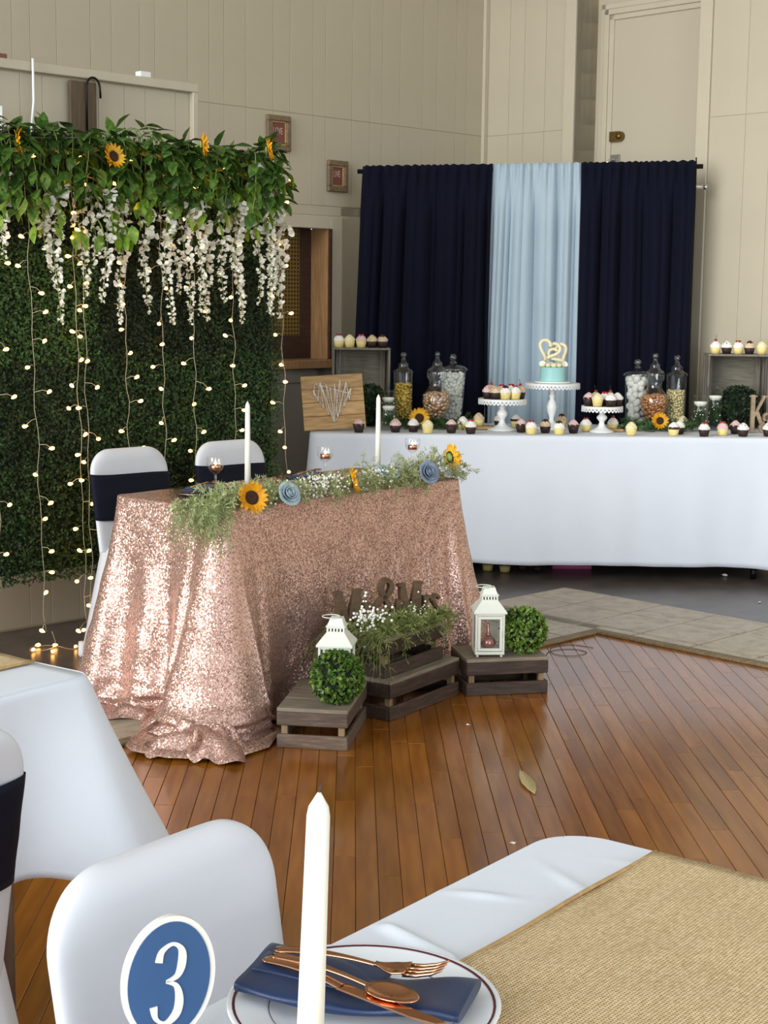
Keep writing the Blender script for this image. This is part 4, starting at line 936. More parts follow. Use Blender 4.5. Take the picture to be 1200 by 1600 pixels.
# Mr & Mrs letters
sg = thing('letter_sign', 'brown wooden Mr & Mrs letters standing behind the crate greenery', 'sign', (-.175, 5.357, .2845), math.atan2(.60, .80))
def strokes(name, st, parent, x, z, sx, sz, th, mat, y=0):
    m_ = MB()
    for path, w in st:
        pp = [(x + a * sx, z + c * sz) for a, c in path]; ww = [q * sx for q in w] if isinstance(w, (list, tuple)) else w * sx
        m_.ribbon(cat_rom(pp, 5) if len(pp) > 2 and not isinstance(w, str) else pp, ww if not isinstance(ww, list) else [ww[min(len(ww) - 1, int(k * (len(ww) - 1) / max(1, (len(pp) - 1) * 5)))] for k in range((len(pp) - 1) * 5 + 1)], th, 0, None, y + 0.0007 * len(m_.f) / 40)
    return m_.build(name, mat, parent)
LM = [([(0.16, 0), (.16, 1)], .14), ([(.86, 0), (.86, 1)], .24), ([(.16, .98), (.5, .12)], .2), ([(.5, .12), (.84, .98)], .12), ([(0, .04), (.32, .04)], .08), ([(.66, .04), (1.06, .04)], .08), ([(0, .96), (.26, .96)], .08), ([(.76, .96), (1.06, .96)], .08)]
LR = [([(.2, 0), (.2, .62)], .2), ([(.2, .42), (.36, .58), (.56, .56), (.62, .48)], .16), ([(0, .04), (.42, .04)], .08), ([(.04, .60), (.26, .60)], .07)]
LS = [([(.52, .50), (.34, .60), (.14, .50), (.3, .34), (.52, .2), (.38, .03), (.1, .08)], .14)]
LA = [([(.98, .46), (.86, .16), (.5, .0), (.14, .08), (.04, .32), (.26, .52), (.56, .66), (.66, .84), (.48, 1.0), (.28, .9), (.30, .68), (.56, .36), (.98, .0)], .15)]
strokes('letter', LM, sg, .0, .0, .115, .150, .022, 'letter'); strokes('letter', LR, sg, .125, .0, .075, .150, .022, 'letter')
strokes('letter', LA, sg, .175, .025, .115, .145, .022, 'letter', -.004)
strokes('letter', LM, sg, .285, .0, .105, .150, .022, 'letter'); strokes('letter', LR, sg, .398, .0, .070, .150, .022, 'letter'); strokes('letter', LS, sg, .438, .0, .075, .150, .022, 'letter')
# greens on the crate
c4o = Vector((.012, 5.262, .285)); ex, ey = Vector((.557, .83, 0)).normalized(), Vector((-.83, .557, 0)).normalized()
g2 = MB()
for i in range(240):
    a, c = fr.uniform(.0, .40), fr.uniform(.0, .17); p0 = c4o + ex * a + ey * c + Vector((0, 0, fr.uniform(0, .035))); d = ex * fr.uniform(-.7, 1) - ey * fr.uniform(-.2, 1) + Vector((0, 0, fr.uniform(-.1, .8)))
    sprig(g2, p0, d, fr.uniform(.06, .12), fr, 18, .026, .6, .0024, .0016)
for i in range(46):                                    # stems drooping over the near end of the crate
    p0 = c4o + ey * fr.uniform(.0, .22) + Vector((0, 0, .02)); d = -ex * fr.uniform(.3, 1) + ey * fr.uniform(-.4, .3) + Vector((0, 0, .2)); sprig(g2, p0, d, fr.uniform(.12, .20), fr, 16, .035, 1.0, .0022, .0018)
tag(g2.build('crate_greenery', 'fern'), 'bunch of feathery green stems lying on the upper crate before the letters', 'greenery', None, 'stuff')
b2 = MB()
for k in range(95):
    p0 = c4o + ex * (-.01 + fr.gauss(0, .028)) + ey * (.06 + fr.gauss(0, .035)) + Vector((0, 0, .075 + fr.gauss(0, .026))); b2.ball(p0, fr.uniform(.0035, .0058), 6)
for k in range(26):
    p0 = c4o + ex * (.25 + fr.uniform(-.05, .13)) + ey * (.03 + fr.gauss(0, .03)) + Vector((0, 0, .062 + fr.gauss(0, .018))); b2.ball(p0, fr.uniform(.002, .0045), 6)
tag(b2.build('crate_blossoms', 'breath'), 'cluster of tiny white blossoms at the near end of the crate greenery', 'blossoms', None, 'stuff')

# ------------------------------------------------------------------ dessert table
DA, DB = 1.255, .38; DC = Vector((.865, 8.388, 0)); DZ = .765
folding_table('long folding table under the white dessert cloth', DA, DB, DZ - .006, DC, 0.01)
def ddisp(x, y, nx, ny, s, t):
    cor = math.exp(-((abs(x) - DA) ** 2 + (abs(y) - DB) ** 2) / .02); front = max(0, -ny)
    o = (.012 + .052 * cor) * t + (.007 * math.sin(s * 13 + 1) + .004 * math.sin(s * 29)) * t * (1 + 2 * cor)
    return o, lerp(DZ - .006, .085 - .012 * (x / DA) + .003 * math.sin(s * 4) + .003 * math.sin(s * 9 + 1), t)
dc = tag(cloth('dessert_tablecloth', 'cloth', DA, DB, .03, DZ, ddisp, 300, 26, lambda x, y: .0006 * nz(x, y, 20), (60, 16), None, DC, 0.01), 'long white tablecloth of the dessert table before the curtains', 'tablecloth')
sol = dc.modifiers.new('thickness', 'SOLIDIFY'); sol.thickness = .0015; sol.offset = -1
DT = DZ + .0022

# cupcakes
def cupcake_proto(kind):
    base, frost, top = kind; t = thing('cupcake', 'x', 'cupcake', (0, 0, 0), 0); p = MB()
    p.lathe([(.001, 0), (.0225, .0005), (.0295, .034), (.0285, .035), (.001, .035)], 32, 0, None, True, False, lambda r, z, a, k: (r * (1 + (.025 * math.sin(16 * a) if k in (1, 2) else 0)), z)); p.build('liner', base, t)
    p = MB(); prof = [(.028, .033), (.0305, .040), (.029, .047), (.024, .052), (.0235, .055), (.017, .061), (.014, .064), (.006, .070), (.001, .071)]
    p.lathe(prof, 36, 0, None, True, False, lambda r, z, a, k: (r * (1 + .055 * math.sin(6 * a + k * 1.1)), z + .0016 * math.sin(6 * a + k))); p.build('frosting', frost, t)
    if top == 'cherry':
        for k in range(4): p = MB(); a = k * 1.6; p.ball((.010 * math.cos(a), .010 * math.sin(a), .069), .0068, 8); p.build('cherry', 'cherry', t)
    elif top == 'stem':
        p = MB(); p.ball((0, 0, .074), .009, 10); c = p.build('cherry', 'cherry', t); p = MB(); p.tube([(0, 0, .082), (.004, 0, .095), (.010, 0, .105)], .0012, 5); p.build('cherry_stem', 'choctop', c)
    elif top == 'choc':
        p = MB(); p.lathe([(.018, .058), (.0165, .066), (.008, .073), (.001, .075)], 20, 0, None, True, False, lambda r, z, a, k: (r * (1 + .06 * math.sin(5 * a)), z)); p.build('icing_cap', 'choctop', t)
    elif top == 'band':
        p = MB(); p.lathe([(.0295, .034), (.0318, .038), (.0315, .044), (.0295, .047)], 24, 0, None, True, False, lambda r, z, a, k: (r * (1 + .03 * math.sin(7 * a)), z)); p.build('icing_band', 'choctop', t)
    elif top == 'chips':
        rr = random.Random(3)
        p = MB()
        for k in range(14): a = rr.uniform(0, 6.3); q = rr.uniform(.006, .022); p.ball((q * math.cos(a), q * math.sin(a), .0715 - q * .75), .0032, 6)
        p.build('chocolate_chips', 'choctop', t)
    return t
PROTO = {}; 
KN = {'cp': ('choc', 'pink', 'band'), 'cc': ('choc', 'cream', 'chips'), 'cw': ('choc', 'cream', None), 'ct': ('choc', 'pink', 'chips'), 'cr': ('choc', 'cream', 'cherry'), 'cs': ('choc', 'tan', 'stem'), 'cb': ('choc', 'tan', 'choc'), 'vy': ('van', 'ivory', None), 'vw': ('van', 'cream', None), 'vr': ('van', 'cream', 'cherry'), 'vt': ('van', 'tan', None), 'vb': ('van', 'cream', 'band'), 'vc': ('van', 'cream', 'choc'), 'vs': ('van', 'cream', 'stem'), 'cx': ('choc', 'tan', 'chips'), 'vp': ('van', 'pink', 'cherry'), 'vk': ('van', 'tan', 'choc')}
def cupcake(kind, x, y, z, label, group, rz=None, s=1.0):
    rz = R.uniform(0, 6) if rz is None else rz
    if kind not in PROTO: PROTO[kind] = t = cupcake_proto(KN[kind]); t.location = (x, y, z); t.rotation_euler = (0, 0, rz)
    else: t = dup(PROTO[kind], (x, y, z), rz)
    t['label'] = label; t['group'] = group
Tg = 'cupcakes standing on the dessert tablecloth'
for kind, x, y, lab in (
    ('cp', -.138, 8.055, 'chocolate cupcake with pink and chocolate swirl before the heart string board'), ('ct', .055, 8.10, 'chocolate cupcake with pink frosting in front of the candle vases'), ('cw', .150, 8.13, 'chocolate cupcake with white frosting before the sunflower by the urn jar'),
    ('vy', .224, 8.05, 'yellow vanilla cupcake in front of the sunflower by the urn jar'), ('cp', .350, 8.09, 'chocolate cupcake with pink frosting below the tapered jar'), ('vw', .421, 8.30, 'vanilla cupcake with white frosting beside the wooden slab, near the lower cake stand'),
    ('cr', .451, 8.06, 'chocolate cupcake topped with red cherries before the wooden slab'), ('vb', .725, 8.50, 'vanilla cupcake with chocolate band behind the foot of the first stand'), ('cp', .726, 8.18, 'chocolate cupcake with pink top between the first stand foot and a cherry cupcake'),
    ('vr', .768, 8.06, 'vanilla cupcake with red cherries in the front row under the cake'), ('cb', .853, 8.16, 'chocolate cupcake with chocolate cap in front of the tall stand foot'), ('vk', .985, 8.56, 'tan frosted cupcake with chocolate cap behind the tall stand foot'),
    ('vc', .915, 8.06, 'vanilla cupcake with chocolate cap in the front row under the cake'), ('cp', 1.004, 8.17, 'chocolate cupcake with pink frosting between tall stand and cherry cupcake stand'), ('vr', 1.085, 8.28, 'vanilla cupcake with cherries beside the low stand foot'),
    ('cw', .633, 8.50, 'chocolate cupcake mostly hidden by the foot of the first stand'), ('vy', 1.296, 8.07, 'yellow frosted cupcake just past the low stand, before the greens'), ('vs', 1.242, 8.36, 'vanilla cupcake with dark cherry half behind the low stand'),
    ('vb', 1.521, 8.08, 'vanilla cupcake with chocolate band under the gold bead jar'), ('cw', 1.572, 8.19, 'chocolate cupcake with white frosting close behind the banded vanilla one'), ('cr', 1.680, 8.07, 'chocolate cupcake with cherries before the shorter candle vase'),
    ('vp', 1.790, 8.13, 'vanilla cupcake with pink frosting and cherries before the topiary'), ('cp', 1.885, 8.25, 'chocolate cupcake with pink frosting half hidden by a white frosted one'), ('cc', 1.890, 8.09, 'chocolate cupcake with white frosting and chips in front of the wooden initials'),
    ('cc', 2.030, 8.12, 'chocolate cupcake with white frosting at the frame edge below the initials'), ('vy', 1.655, 8.53, 'yellow cupcake peeking out behind the candle vases'), ('vt', .510, 8.36, 'vanilla cupcake with tan frosting standing on the wooden slab')):
    cupcake(kind, x, y, DT + (.0165 if kind == 'vt' else 0), lab, Tg)
def slab(label, loc, rz, d):
    p = MB(); p.box((0, 0, d[2] / 2), d, .003); tag(p.build('wooden_slab', 'cedar', None, loc, rz), label, 'board')
slab('small wooden slab under the tan frosted cupcake', (.545, 8.37, DT), .1, (.16, .11, .016)); slab('small wooden slab beside the low stand, before the marshmallow jar', (1.245, 8.30, DT - 0), -.1, (.09, .05, .014))

# cake stands
def cake_stand(label, loc, r, h):
    t = thing('cake_stand', label, 'cake stand', loc, 0, 'white lace edged cake stands'); p = MB(); f = min(.095, r * .62)
    hs = h - .02; P = [(.001, 0), (f, .0), (f * .98, .006), (f * .62, .016), (f * .30, .030), (.016, .045), (.013, .055)]
    zz = lambda q: lerp(.055, hs, q)
    P += [(.016, zz(.08)), (.026, zz(.25)), (.029, zz(.38)), (.022, zz(.52)), (.013, zz(.62)), (.018, zz(.70)), (.012, zz(.78)), (.018, zz(.9)), (.03, hs)]
    p.lathe(P, 28); p.build('pedestal', 'white', t); p = MB(); p.lathe([(.001, hs), (r, hs + .004), (r + .003, h - .004), (r + .002, h), (r - .004, h - .001), (.001, h - .001)], 56); p.build('plate', 'white', t)
    p = MB(); n = int(2 * PI * r / .021); 
    for k in range(n):
        c = 2 * PI * k / n; w = 2 * PI / n
        def pt(q, z): return ((r + .003) * math.cos(c + w * q), (r + .003) * math.sin(c + w * q), h + z)
        A = [pt(-.5, -.002), pt(.5, -.002), pt(-.5, -.011), pt(-.2, -.011), pt(.2, -.011), pt(.5, -.011), pt(-.5, -.019), pt(-.2, -.021), pt(.2, -.021), pt(.5, -.019), pt(-.3, -.028), pt(0, -.032), pt(.3, -.028)]
        p.add(A, [(0, 2, 5, 1), (2, 6, 7, 3), (4, 8, 9, 5), (6, 10, 11, 7), (7, 11, 8), (8, 11, 12, 9)], 0, False)
    o = p.build('lace_rim', 'white', t); sol = o.modifiers.new('thickness', 'SOLIDIFY'); sol.thickness = .002; return t
cake_stand('low white lace edged cake stand crowded with cupcakes, near the tapered jar', (.632, 8.29, DT), .128, .172); cake_stand('tall white lace edged cake stand carrying the aqua cake', (.913, 8.42, DT), .148, .252); cake_stand('lowest white lace edged stand with cupcakes, beside the marshmallow jar', (1.164, 8.24, DT), .108, .142)
for (cx, cy, z, items, nm) in ((.632, 8.29, DT + .1725, (('ct', -.082, -.04, 'chocolate cupcake with pink frosting at the outer side of the first stand'), ('cx', -.045, -.083, 'chocolate cupcake with tan frosting at the front of the first stand'), ('vc', .008, -.09, 'vanilla cupcake with chocolate cap in the front middle of the first stand'), ('vr', .062, -.07, 'vanilla cupcake with cherries in front on the first stand'), ('cs', .092, -.02, 'tan cupcake with cherry stem by the tall stand on the first stand'), ('cs', -.06, .03, 'cherry stem cupcake at the back of the first stand'), ('vp', -.005, .0, 'pink cupcake with cherries in the middle of the first stand'), ('vr', .05, .06, 'vanilla cupcake with cherries at the back of the first stand')), 1),
    (1.164, 8.24, DT + .1425, (('cp', -.076, -.02, 'chocolate cupcake with pink top on the low stand'), ('vy', -.036, -.07, 'yellow vanilla cupcake in front on the low stand'), ('cc', .034, -.07, 'chocolate cupcake with white frosting and chips in front on the low stand'), ('cw', .078, -.015, 'chocolate cupcake with white frosting at the marshmallow jar side of the low stand'), ('cs', -.03, .05, 'cupcake with upright dark cherry stem on the low stand'), ('cr', .012, .005, 'cupcake heaped with red cherries in the middle of the low stand'), ('cs', .05, .06, 'cupcake with cherry stem at the back of the low stand')), 2)):
    for kind, dx, dy, lab in items: cupcake(kind, cx + dx, cy + dy, z, lab, 'cupcakes on the lace edged stands')
# cake
ck = thing('cake', 'small round aqua cake on a white board on the tall stand', 'cake', (.913, 8.42, DT + .2525)); p = MB(); p.lathe([(.001, 0), (.098, 0), (.099, .006), (.098, .008), (.001, .008)], 48); p.build('cake_board', 'white', ck)
p = MB(); p.lathe([(.001, .008), (.070, .008), (.072, .014), (.0705, .018), (.0705, .080), (.067, .086), (.001, .087)], 48); p.build('cake_body', 'cake', ck)
tpz = DT + .2525 + .0872
tt = thing('cake_topper', 'ivory topper of two entwined hearts standing on the aqua cake', 'cake topper', (.913, 8.42, tpz))
def heart_curve(n=40, s=.05): return [(s * (16 * math.sin(t) ** 3) / 17, 0, s * (13 * math.cos(t) - 5 * math.cos(2 * t) - 2 * math.cos(3 * t) - math.cos(4 * t)) / 17) for t in np.linspace(0, 2 * PI, n + 1)]
for (x, z, s, tilt, y) in ((-.024, .094, .060, .35, -.006), (.028, .074, .054, -.55, .006)):
    p = MB(); hc = [Matrix.Rotation(tilt, 3, 'Y') @ Vector(q) + Vector((x, y + .006 * math.sin(k * .45), z)) for k, q in enumerate(heart_curve(40, s))]; p.tube(hc, .0102, 8); p.build('heart', 'topper', tt)
p = MB()
for (x, y, r) in ((-.055, -.02, .017), (-.03, -.035, .016), (0, -.04, .018), (.03, -.034, .016), (.055, -.012, .019), (-.012, -.01, .022), (.028, .005, .018), (-.05, .02, .015)): p.ball((x, y, .010), r, 10, 0, (1, 1, .75)); 
p.build('shell_base', 'topper', tt)
for (x, a) in ((.057, .4), (-.058, -.3)):
    p = MB(); p.lathe([(.002, 0), (.012, .004), (.019, .015), (.017, .017), (.010, .006)], 12, 0, Matrix.Translation((x, -.025, .010)) @ Matrix.Rotation(.9, 4, 'X') @ Matrix.Rotation(a, 4, 'Y')); p.build('shell', 'petal', tt)

# jars
def jar(label, loc, prof, lidprof, fin, stuffdef, clabel):
    t = thing('apothecary_jar', label, 'jar', loc, 0, 'glass apothecary jars of sweets'); p = MB(); p.lathe(prof, 32, 0, None, True, False); p.build('jar_body', 'jarglass', t)
    p = MB(); p.lathe(lidprof, 28, 0, None, True, False); z = lidprof[-1][1]; p.ball((0, 0, z + fin), fin, 12); p.build('lid', 'jarglass', t)
    mat, r, z0, z1, gap, nm, shape = stuffdef; m_ = MB(); rr = random.Random(int(loc[0] * 777)); 
    def rad(z):
        for k in range(len(prof) - 1):
            (ra, za), (rb, zb) = prof[k], prof[k + 1]
            if za <= z <= zb and zb > za: return lerp(ra, rb, (z - za) / (zb - za))
        return .02
    z = z0 + r
    while z < z1:
        Rr = rad(z) - r * 1.15 - gap; n = max(3, int(2 * PI * Rr / (r * 1.75))); o0 = rr.uniform(0, 6)
        for k in range(n):
            a = o0 + 2 * PI * k / n + rr.uniform(-.35, .35) / max(1, n) * 4; T = Matrix.Translation(((Rr - rr.uniform(0, .5) * r) * math.cos(a), (Rr - rr.uniform(0, .5) * r) * math.sin(a), z + rr.uniform(-.75, .75) * r)) @ Matrix.Rotation(rr.uniform(0, 3), 4, (rr.gauss(0, 1), rr.gauss(0, 1), rr.gauss(0, 1)))
            m_.ball((0, 0, 0), r, 8, 0, shape, T)
        z += r * 1.25
    zt = z - r * 1.2
    for q in (.75, .45, .1):
        Rr = (rad(zt) - r) * q; n = max(1, int(2 * PI * Rr / (r * 1.9)))
        for k in range(n): a = 2 * PI * k / n + q; m_.ball((Rr * math.cos(a), Rr * math.sin(a), zt + .3 * r * (1 - q) + rr.uniform(-.2, .2) * r), r, 8, 0, shape)
    m_.lathe([(.002, z0), (max(.004, rad(z0 + .01) - 2 * r), z0 + .005), (max(.004, rad((z0 + z1) / 2) - 2.1 * r), (z0 + z1) / 2), (max(.004, rad(z1 - .01) - 2.1 * r), z1 - r)], 16)
    tag(m_.build(nm, mat, None, loc), clabel, 'sweets', None, 'stuff'); return t
cyl = lambda r, h: [(.001, .012), (r * .55, .0), (r * .62, .004), (r * .3, .02), (r * .8, .03), (r, .045), (r, h)]
cyl = lambda r, h: [(.001, .002), (r * .8, .0), (r * .86, .006), (r * .97, .018), (r, .03), (r, h), (r * 1.05, h + .004)]
lid1 = lambda r, h: [(r * 1.06, h + .005), (r * 1.0, h + .016), (r * .6, h + .030), (r * .5, h + .042), (r * .55, h + .052), (r * .3, h + .062), (r * .2, h + .085)]
urn = lambda r, h: [(.001, .003), (.045, .0), (.046, .006), (.018, .016), (.016, .028), (r * .55, .055), (r * .86, .095), (r, .14), (r * .95, .175), (r * .6, .215), (r * .5, .228), (r * .52, .255), (r * .68, .275), (r * .68, h)]
tap = lambda r0, r1, h: [(.001, .003), (r0 * 1.08, .0), (r0 * 1.1, .006), (r0 * .98, .016), (r0, .03), (r1, h), (r1 * 1.04, h + .004)]
lid2 = lambda r, h: [(r * 1.12, h + .004), (r * 1.14, h + .010), (r * .95, h + .026), (r * .55, h + .040), (r * .28, h + .048), (r * .2, h + .058)]
JG = 'x'
jar('cylinder jar of gold foil sweets, nearest the left crate', (.098, 8.50, DT), cyl(.053, .29), lid1(.053, .29), .017, ('goldcandy', .0105, .035, .235, 0, 'gold_sweets', (1.3, .8, .6)), 'gold foil sweets filling the cylinder jar beside the vases')
jar('urn jar of rose gold sweets behind the sunflower and yellow cupcake', (.282, 8.44, DT), urn(.082, .30), lid1(.052, .30), .015, ('rosefoil', .0135, .05, .195, 0, 'rose_gold_sweets', (1.1, 1, .7)), 'rose gold foil sweets in the urn jar behind the yellow cupcake')
jar('tapered jar of white sweets behind the rose gold urn jar', (.375, 8.62, DT), tap(.055, .074, .30), lid2(.074, .30), .020, ('marsh', .0125, .03, .285, 0, 'white_sweets', (1.1, 1, .8)), 'white sweets filling the tapered jar next to the pale curtain')
jar('wide jar of large marshmallows beside the low cupcake stand', (1.405, 8.60, DT), tap(.062, .072, .285), lid2(.072, .285), .020, ('marsh', .021, .03, .27, 0, 'marshmallows', (1, 1, .9)), 'large white marshmallows filling the wide jar')
jar('urn jar of copper sweets behind the facing sunflower', (1.490, 8.53, DT), urn(.080, .30), lid1(.05, .30), .017, ('copper', .0105, .05, .18, 0, 'copper_sweets', (1, 1, .8)), 'copper foil sweets in the urn jar behind the facing sunflower')
jar('cylinder jar of champagne gold beads beside the candle vases', (1.628, 8.62, DT), cyl(.055, .285), lid1(.058, .285), .018, ('palecandy', .0092, .03, .205, 0, 'gold_beads', (1, 1, 1)), 'champagne gold beads filling the cylinder jar near the initials')
# greens, sunflowers
for (cx, cy, wx, n, lab, seed) in ((.27, 8.36, .19, 150, 'dark feathery greens round the feet of the urn jar with rose gold sweets', 1), (1.49, 8.40, .20, 170, 'dark feathery greens round the feet of the copper sweets urn jar', 2)):
    g = MB(); rr = random.Random(seed)
    for k in range(n):
        p0 = (rr.uniform(-wx, wx), rr.gauss(0, .05), rr.uniform(.004, .03)); sprig(g, p0, (rr.uniform(-1, 1), rr.uniform(-1, .5), rr.uniform(.1, .9)), rr.uniform(.05, .10), rr, 18, .024, .45, .0024)
    g.v = [(x, y, max(z, .0015)) for x, y, z in g.v]
    tag(g.build('jar_greens', 'ferndark', None, (cx, cy, DT)), lab, 'greenery', None, 'stuff')
sunflower('sunflower half hidden behind the yellow cupcake on the dessert table', (.185, 8.27, DT + .062), (-.05, -1, .15), .060, 'sunflowers on the dessert table'); sunflower('sunflower facing out below the copper sweets urn jar', (1.486, 8.30, DT + .060), (.1, -1, .2), .050, 'sunflowers on the dessert table')
# candle vases
def vase(label, loc, r, h, clabel, seed):
    t = thing('candle_vase', label, 'vase', loc, 0, 'cylinder vases with floating candles'); p = MB(); p.lathe([(.001, 0), (r, 0.0), (r, h), (r - .003, h + .001), (r - .003, h - .006)], 32, 0, None, True, False); p.build('cylinder', 'vaseglass', t)
    p = MB(); p.lathe([(r - .004, h * .74), (.001, h * .74)], 32, 0, None, True, False); p.build('water', 'water', t)
    g = MB(); rr = random.Random(seed)
    for k in range(64):
        a = rr.uniform(0, 6.3); q = rr.uniform(0, r * .7); sprig(g, (q * math.cos(a), q * math.sin(a), .014 + rr.uniform(0, h * .4)), (rr.uniform(-.25, .25), rr.uniform(-.25, .25), 1), rr.uniform(.04, h * .38), rr, 22, .016, .1, .0022)
    lim = r - .006
    def cl_(v): 
        l = math.hypot(v[0], v[1]); f = min(1, lim / max(l, 1e-6)); return (v[0] * f, v[1] * f, min(max(v[2], .0105), h * .72))
    g.v = [cl_(v) for v in g.v]; o = g.build('sprigs', 'ferndark', t); o['kind'] = 'stuff'
    g = MB()
    for k in range(13): a = rr.uniform(0, 6.3); g.ball(((r - .012) * math.cos(a), (r - .012) * math.sin(a), rr.uniform(.03, h * .68)), .0036, 6)
    o = g.build('berries', 'breath', t); o['kind'] = 'stuff'
    c = thing('floating_candle', clabel, 'candle', (loc[0], loc[1], loc[2] + h * .70), 0, 'white floating candles'); p = MB(); rc = r * .78; p.lathe([(.001, 0), (rc * .7, .0), (rc, .016), (rc * .96, .024), (.001, .026)], 24); p.build('candle_body', 'wax', c); p = MB(); p.tube([(0, 0, .026), (0, 0, .04)], .0012, 5); p.build('wick', 'wick', c)
vase('shorter glass candle vase in front, behind the pink frosted cupcake', (.018, 8.22, DT), .043, .15, 'floating candle in the shorter front vase by the gold sweets', 3); vase('taller glass candle vase tucked behind the shorter one, beside the gold sweets jar', (.015, 8.33, DT), .043, .205, 'floating candle in the taller vase by the gold sweets', 4)
vase('shorter glass candle vase before the cherry topped cupcake, near the beads jar', (1.723, 8.40, DT), .045, .195, 'floating candle in the vase nearest the gold beads', 5); vase('taller glass candle vase beside the topiary and initials', (1.822, 8.49, DT), .046, .235, 'floating candle in the vase beside the topiary', 6)
topiary('boxwood topiary ball behind the heart string board', (-.085, 8.49, DT + .112), .112, group='boxwood topiary on the dessert table', leafm='box', n=1300, seed=5); topiary('boxwood topiary ball beneath the grey crate by the wooden initials', (1.965, 8.56, DT + .118), .118, group='boxwood topiary on the dessert table', leafm='box', n=1300, seed=6)
# upright crates with cupcakes
def upright(label, loc, rz, L, D, H):
    t = thing('display_crate', label, 'crate', loc, rz, 'grey washed crates on the dessert table'); th = .012
    for sx in (-1, 1):
        for k in range(3):
            y0 = -D / 2 + k * D / 3; b = MB(); b.bx(sx * (L / 2) - th / 2, sx * (L / 2) + th / 2, y0 + .003, y0 + D / 3 - .012, 0, H - th, .002); b.build('slat', 'greywood', t)
    for k in range(3):
        y0 = -D / 2 + k * D / 3; b = MB(); b.bx(-L / 2 - th / 2, L / 2 + th / 2, y0 + .002, y0 + D / 3 - .004, H - th, H, .002); b.build('top_board', 'greywood', t)
    b = MB(); b.bx(-L / 2 + th / 2, L / 2 - th / 2, D / 2 - .012, D / 2, 0.0, H - th, .002); b.build('back_board', 'greyback', t)
    for sx in (-1, 1): b = MB(); b.bx(sx * (L / 2 - .03) - .016, sx * (L / 2 - .03) + .016, D / 2 - .03, D / 2 - .012, 0, H - th, .002); b.build('corner_post', 'greywood', t)
    return t
upright('grey washed crate standing on end behind the heart string board', (-.140, 8.67, DT), .05, .31, .20, .425); upright('grey washed crate standing on end over the topiary near the plank wall', (1.965, 8.65, DT), -.05, .33, .20, .415)
for (x, kind, lab) in ((-.262, 'vr', 'vanilla cupcake with red top at the outer end of the crate behind the string board'), (-.203, 'vy', 'ivory frosted cupcake second from the outer end of that crate top'), (-.138, 'vp', 'pink and white cupcake in the middle of the crate behind the string board'), (-.078, 'cx', 'chocolate cupcake with tan swirl on the crate behind the string board'), (-.020, 'cb', 'chocolate cupcake with chocolate cap at the curtain end of that crate')): cupcake(kind, x, 8.60 + .05 * (x + .14), DT + .4255, lab, 'cupcakes on the crate behind the string board')
for (x, kind, lab) in ((1.833, 'vs', 'vanilla cupcake with cherry stem at the curtain end of the crate above the topiary'), (1.895, 'cc', 'chocolate cupcake with white frosting and chips on the crate above the topiary'), (1.958, 'vr', 'vanilla cupcake with red cherries in the middle of the crate above the topiary'), (2.020, 'cb', 'chocolate cupcake with chocolate cap on the crate above the topiary'), (2.087, 'vy', 'ivory frosted cupcake cut by the frame edge on the crate above the topiary')): cupcake(kind, x, 8.585 - .05 * (x - 1.965), DT + .4155, lab, 'cupcakes on the crate above the topiary')
# string art board
sb = thing('string_art_board', 'cedar plank board with a white string heart leaning at the table end', 'sign', (-.262, 8.115, DT), (-.20, .06, .03)); sb.rotation_euler = (-.20, -.06, .16); sb.location.z += .010
bw, bh = .33, .29
for k in range(4): b = MB(); b.bx(-bw / 2, bw / 2, 0, .016, k * bh / 4 + .0006, (k + 1) * bh / 4 - .0006, .002); b.build('plank', 'cedar', sb)
b = MB(); b.bx(-bw / 2 + .04, bw / 2 - .04, .0165, .024, .03, bh - .03); b.build('back_cleat', 'cedar', sb)
hp = [(-.105, .215), (-.095, .245), (-.065, .258), (-.035, .245), (-.012, .225), (.012, .245), (.042, .262), (.075, .25), (.098, .215), (.10, .18), (.085, .15), (.055, .115), (.03, .085), (.015, .06), (-.005, .035), (-.03, .075), (-.055, .11), (-.085, .15), (-.10, .18)]
p = MB(); zz = [0, 17, 2, 15, 3, 13, 5, 12, 6, 11, 7, 10, 8, 9, 1, 16, 4, 14, 5, 13, 14, 2, 16, 0, 18, 1, 3, 14, 6, 12, 8, 11, 7, 13]
p.tube([(hp[k][0], -.006, hp[k][1]) for k in zz], .0023, 4, 0, None, False, False); p.build('string', 'paper', sb)
p = MB()
for (x, z) in hp: p.tube([(x, .002, z), (x, -.009, z)], .0014, 5); p.ball((x, -.009, z), .0026, 6)
p.build('nails', 'steel', sb)
# initials
si = thing('initial_letters', 'tan wooden initials K & S standing at the frame edge of the dessert table', 'sign', (2.03, 8.335, DT), 0)
LK = [([(.2, 0), (.2, 1)], .22), ([(.26, .42), (.86, .98)], .14), ([(.42, .56), (.92, .02)], .2), ([(0, .04), (.42, .04)], .07), ([(0, .96), (.42, .96)], .07), ([(.68, .96), (1.05, .96)], .07)]
LSS = [([(.80, .80), (.66, .97), (.36, .97), (.16, .78), (.34, .58), (.66, .44), (.82, .24), (.62, .03), (.3, .03), (.12, .22)], .17)]
strokes('letter', LK, si, -.055, 0, .095, .205, .022, 'letter2'); strokes('letter', LA, si, .0, 0, .085, .105, .022, 'letter2', -.014); strokes('letter', LSS, si, .06, 0, .11, .205, .022, 'letter2')

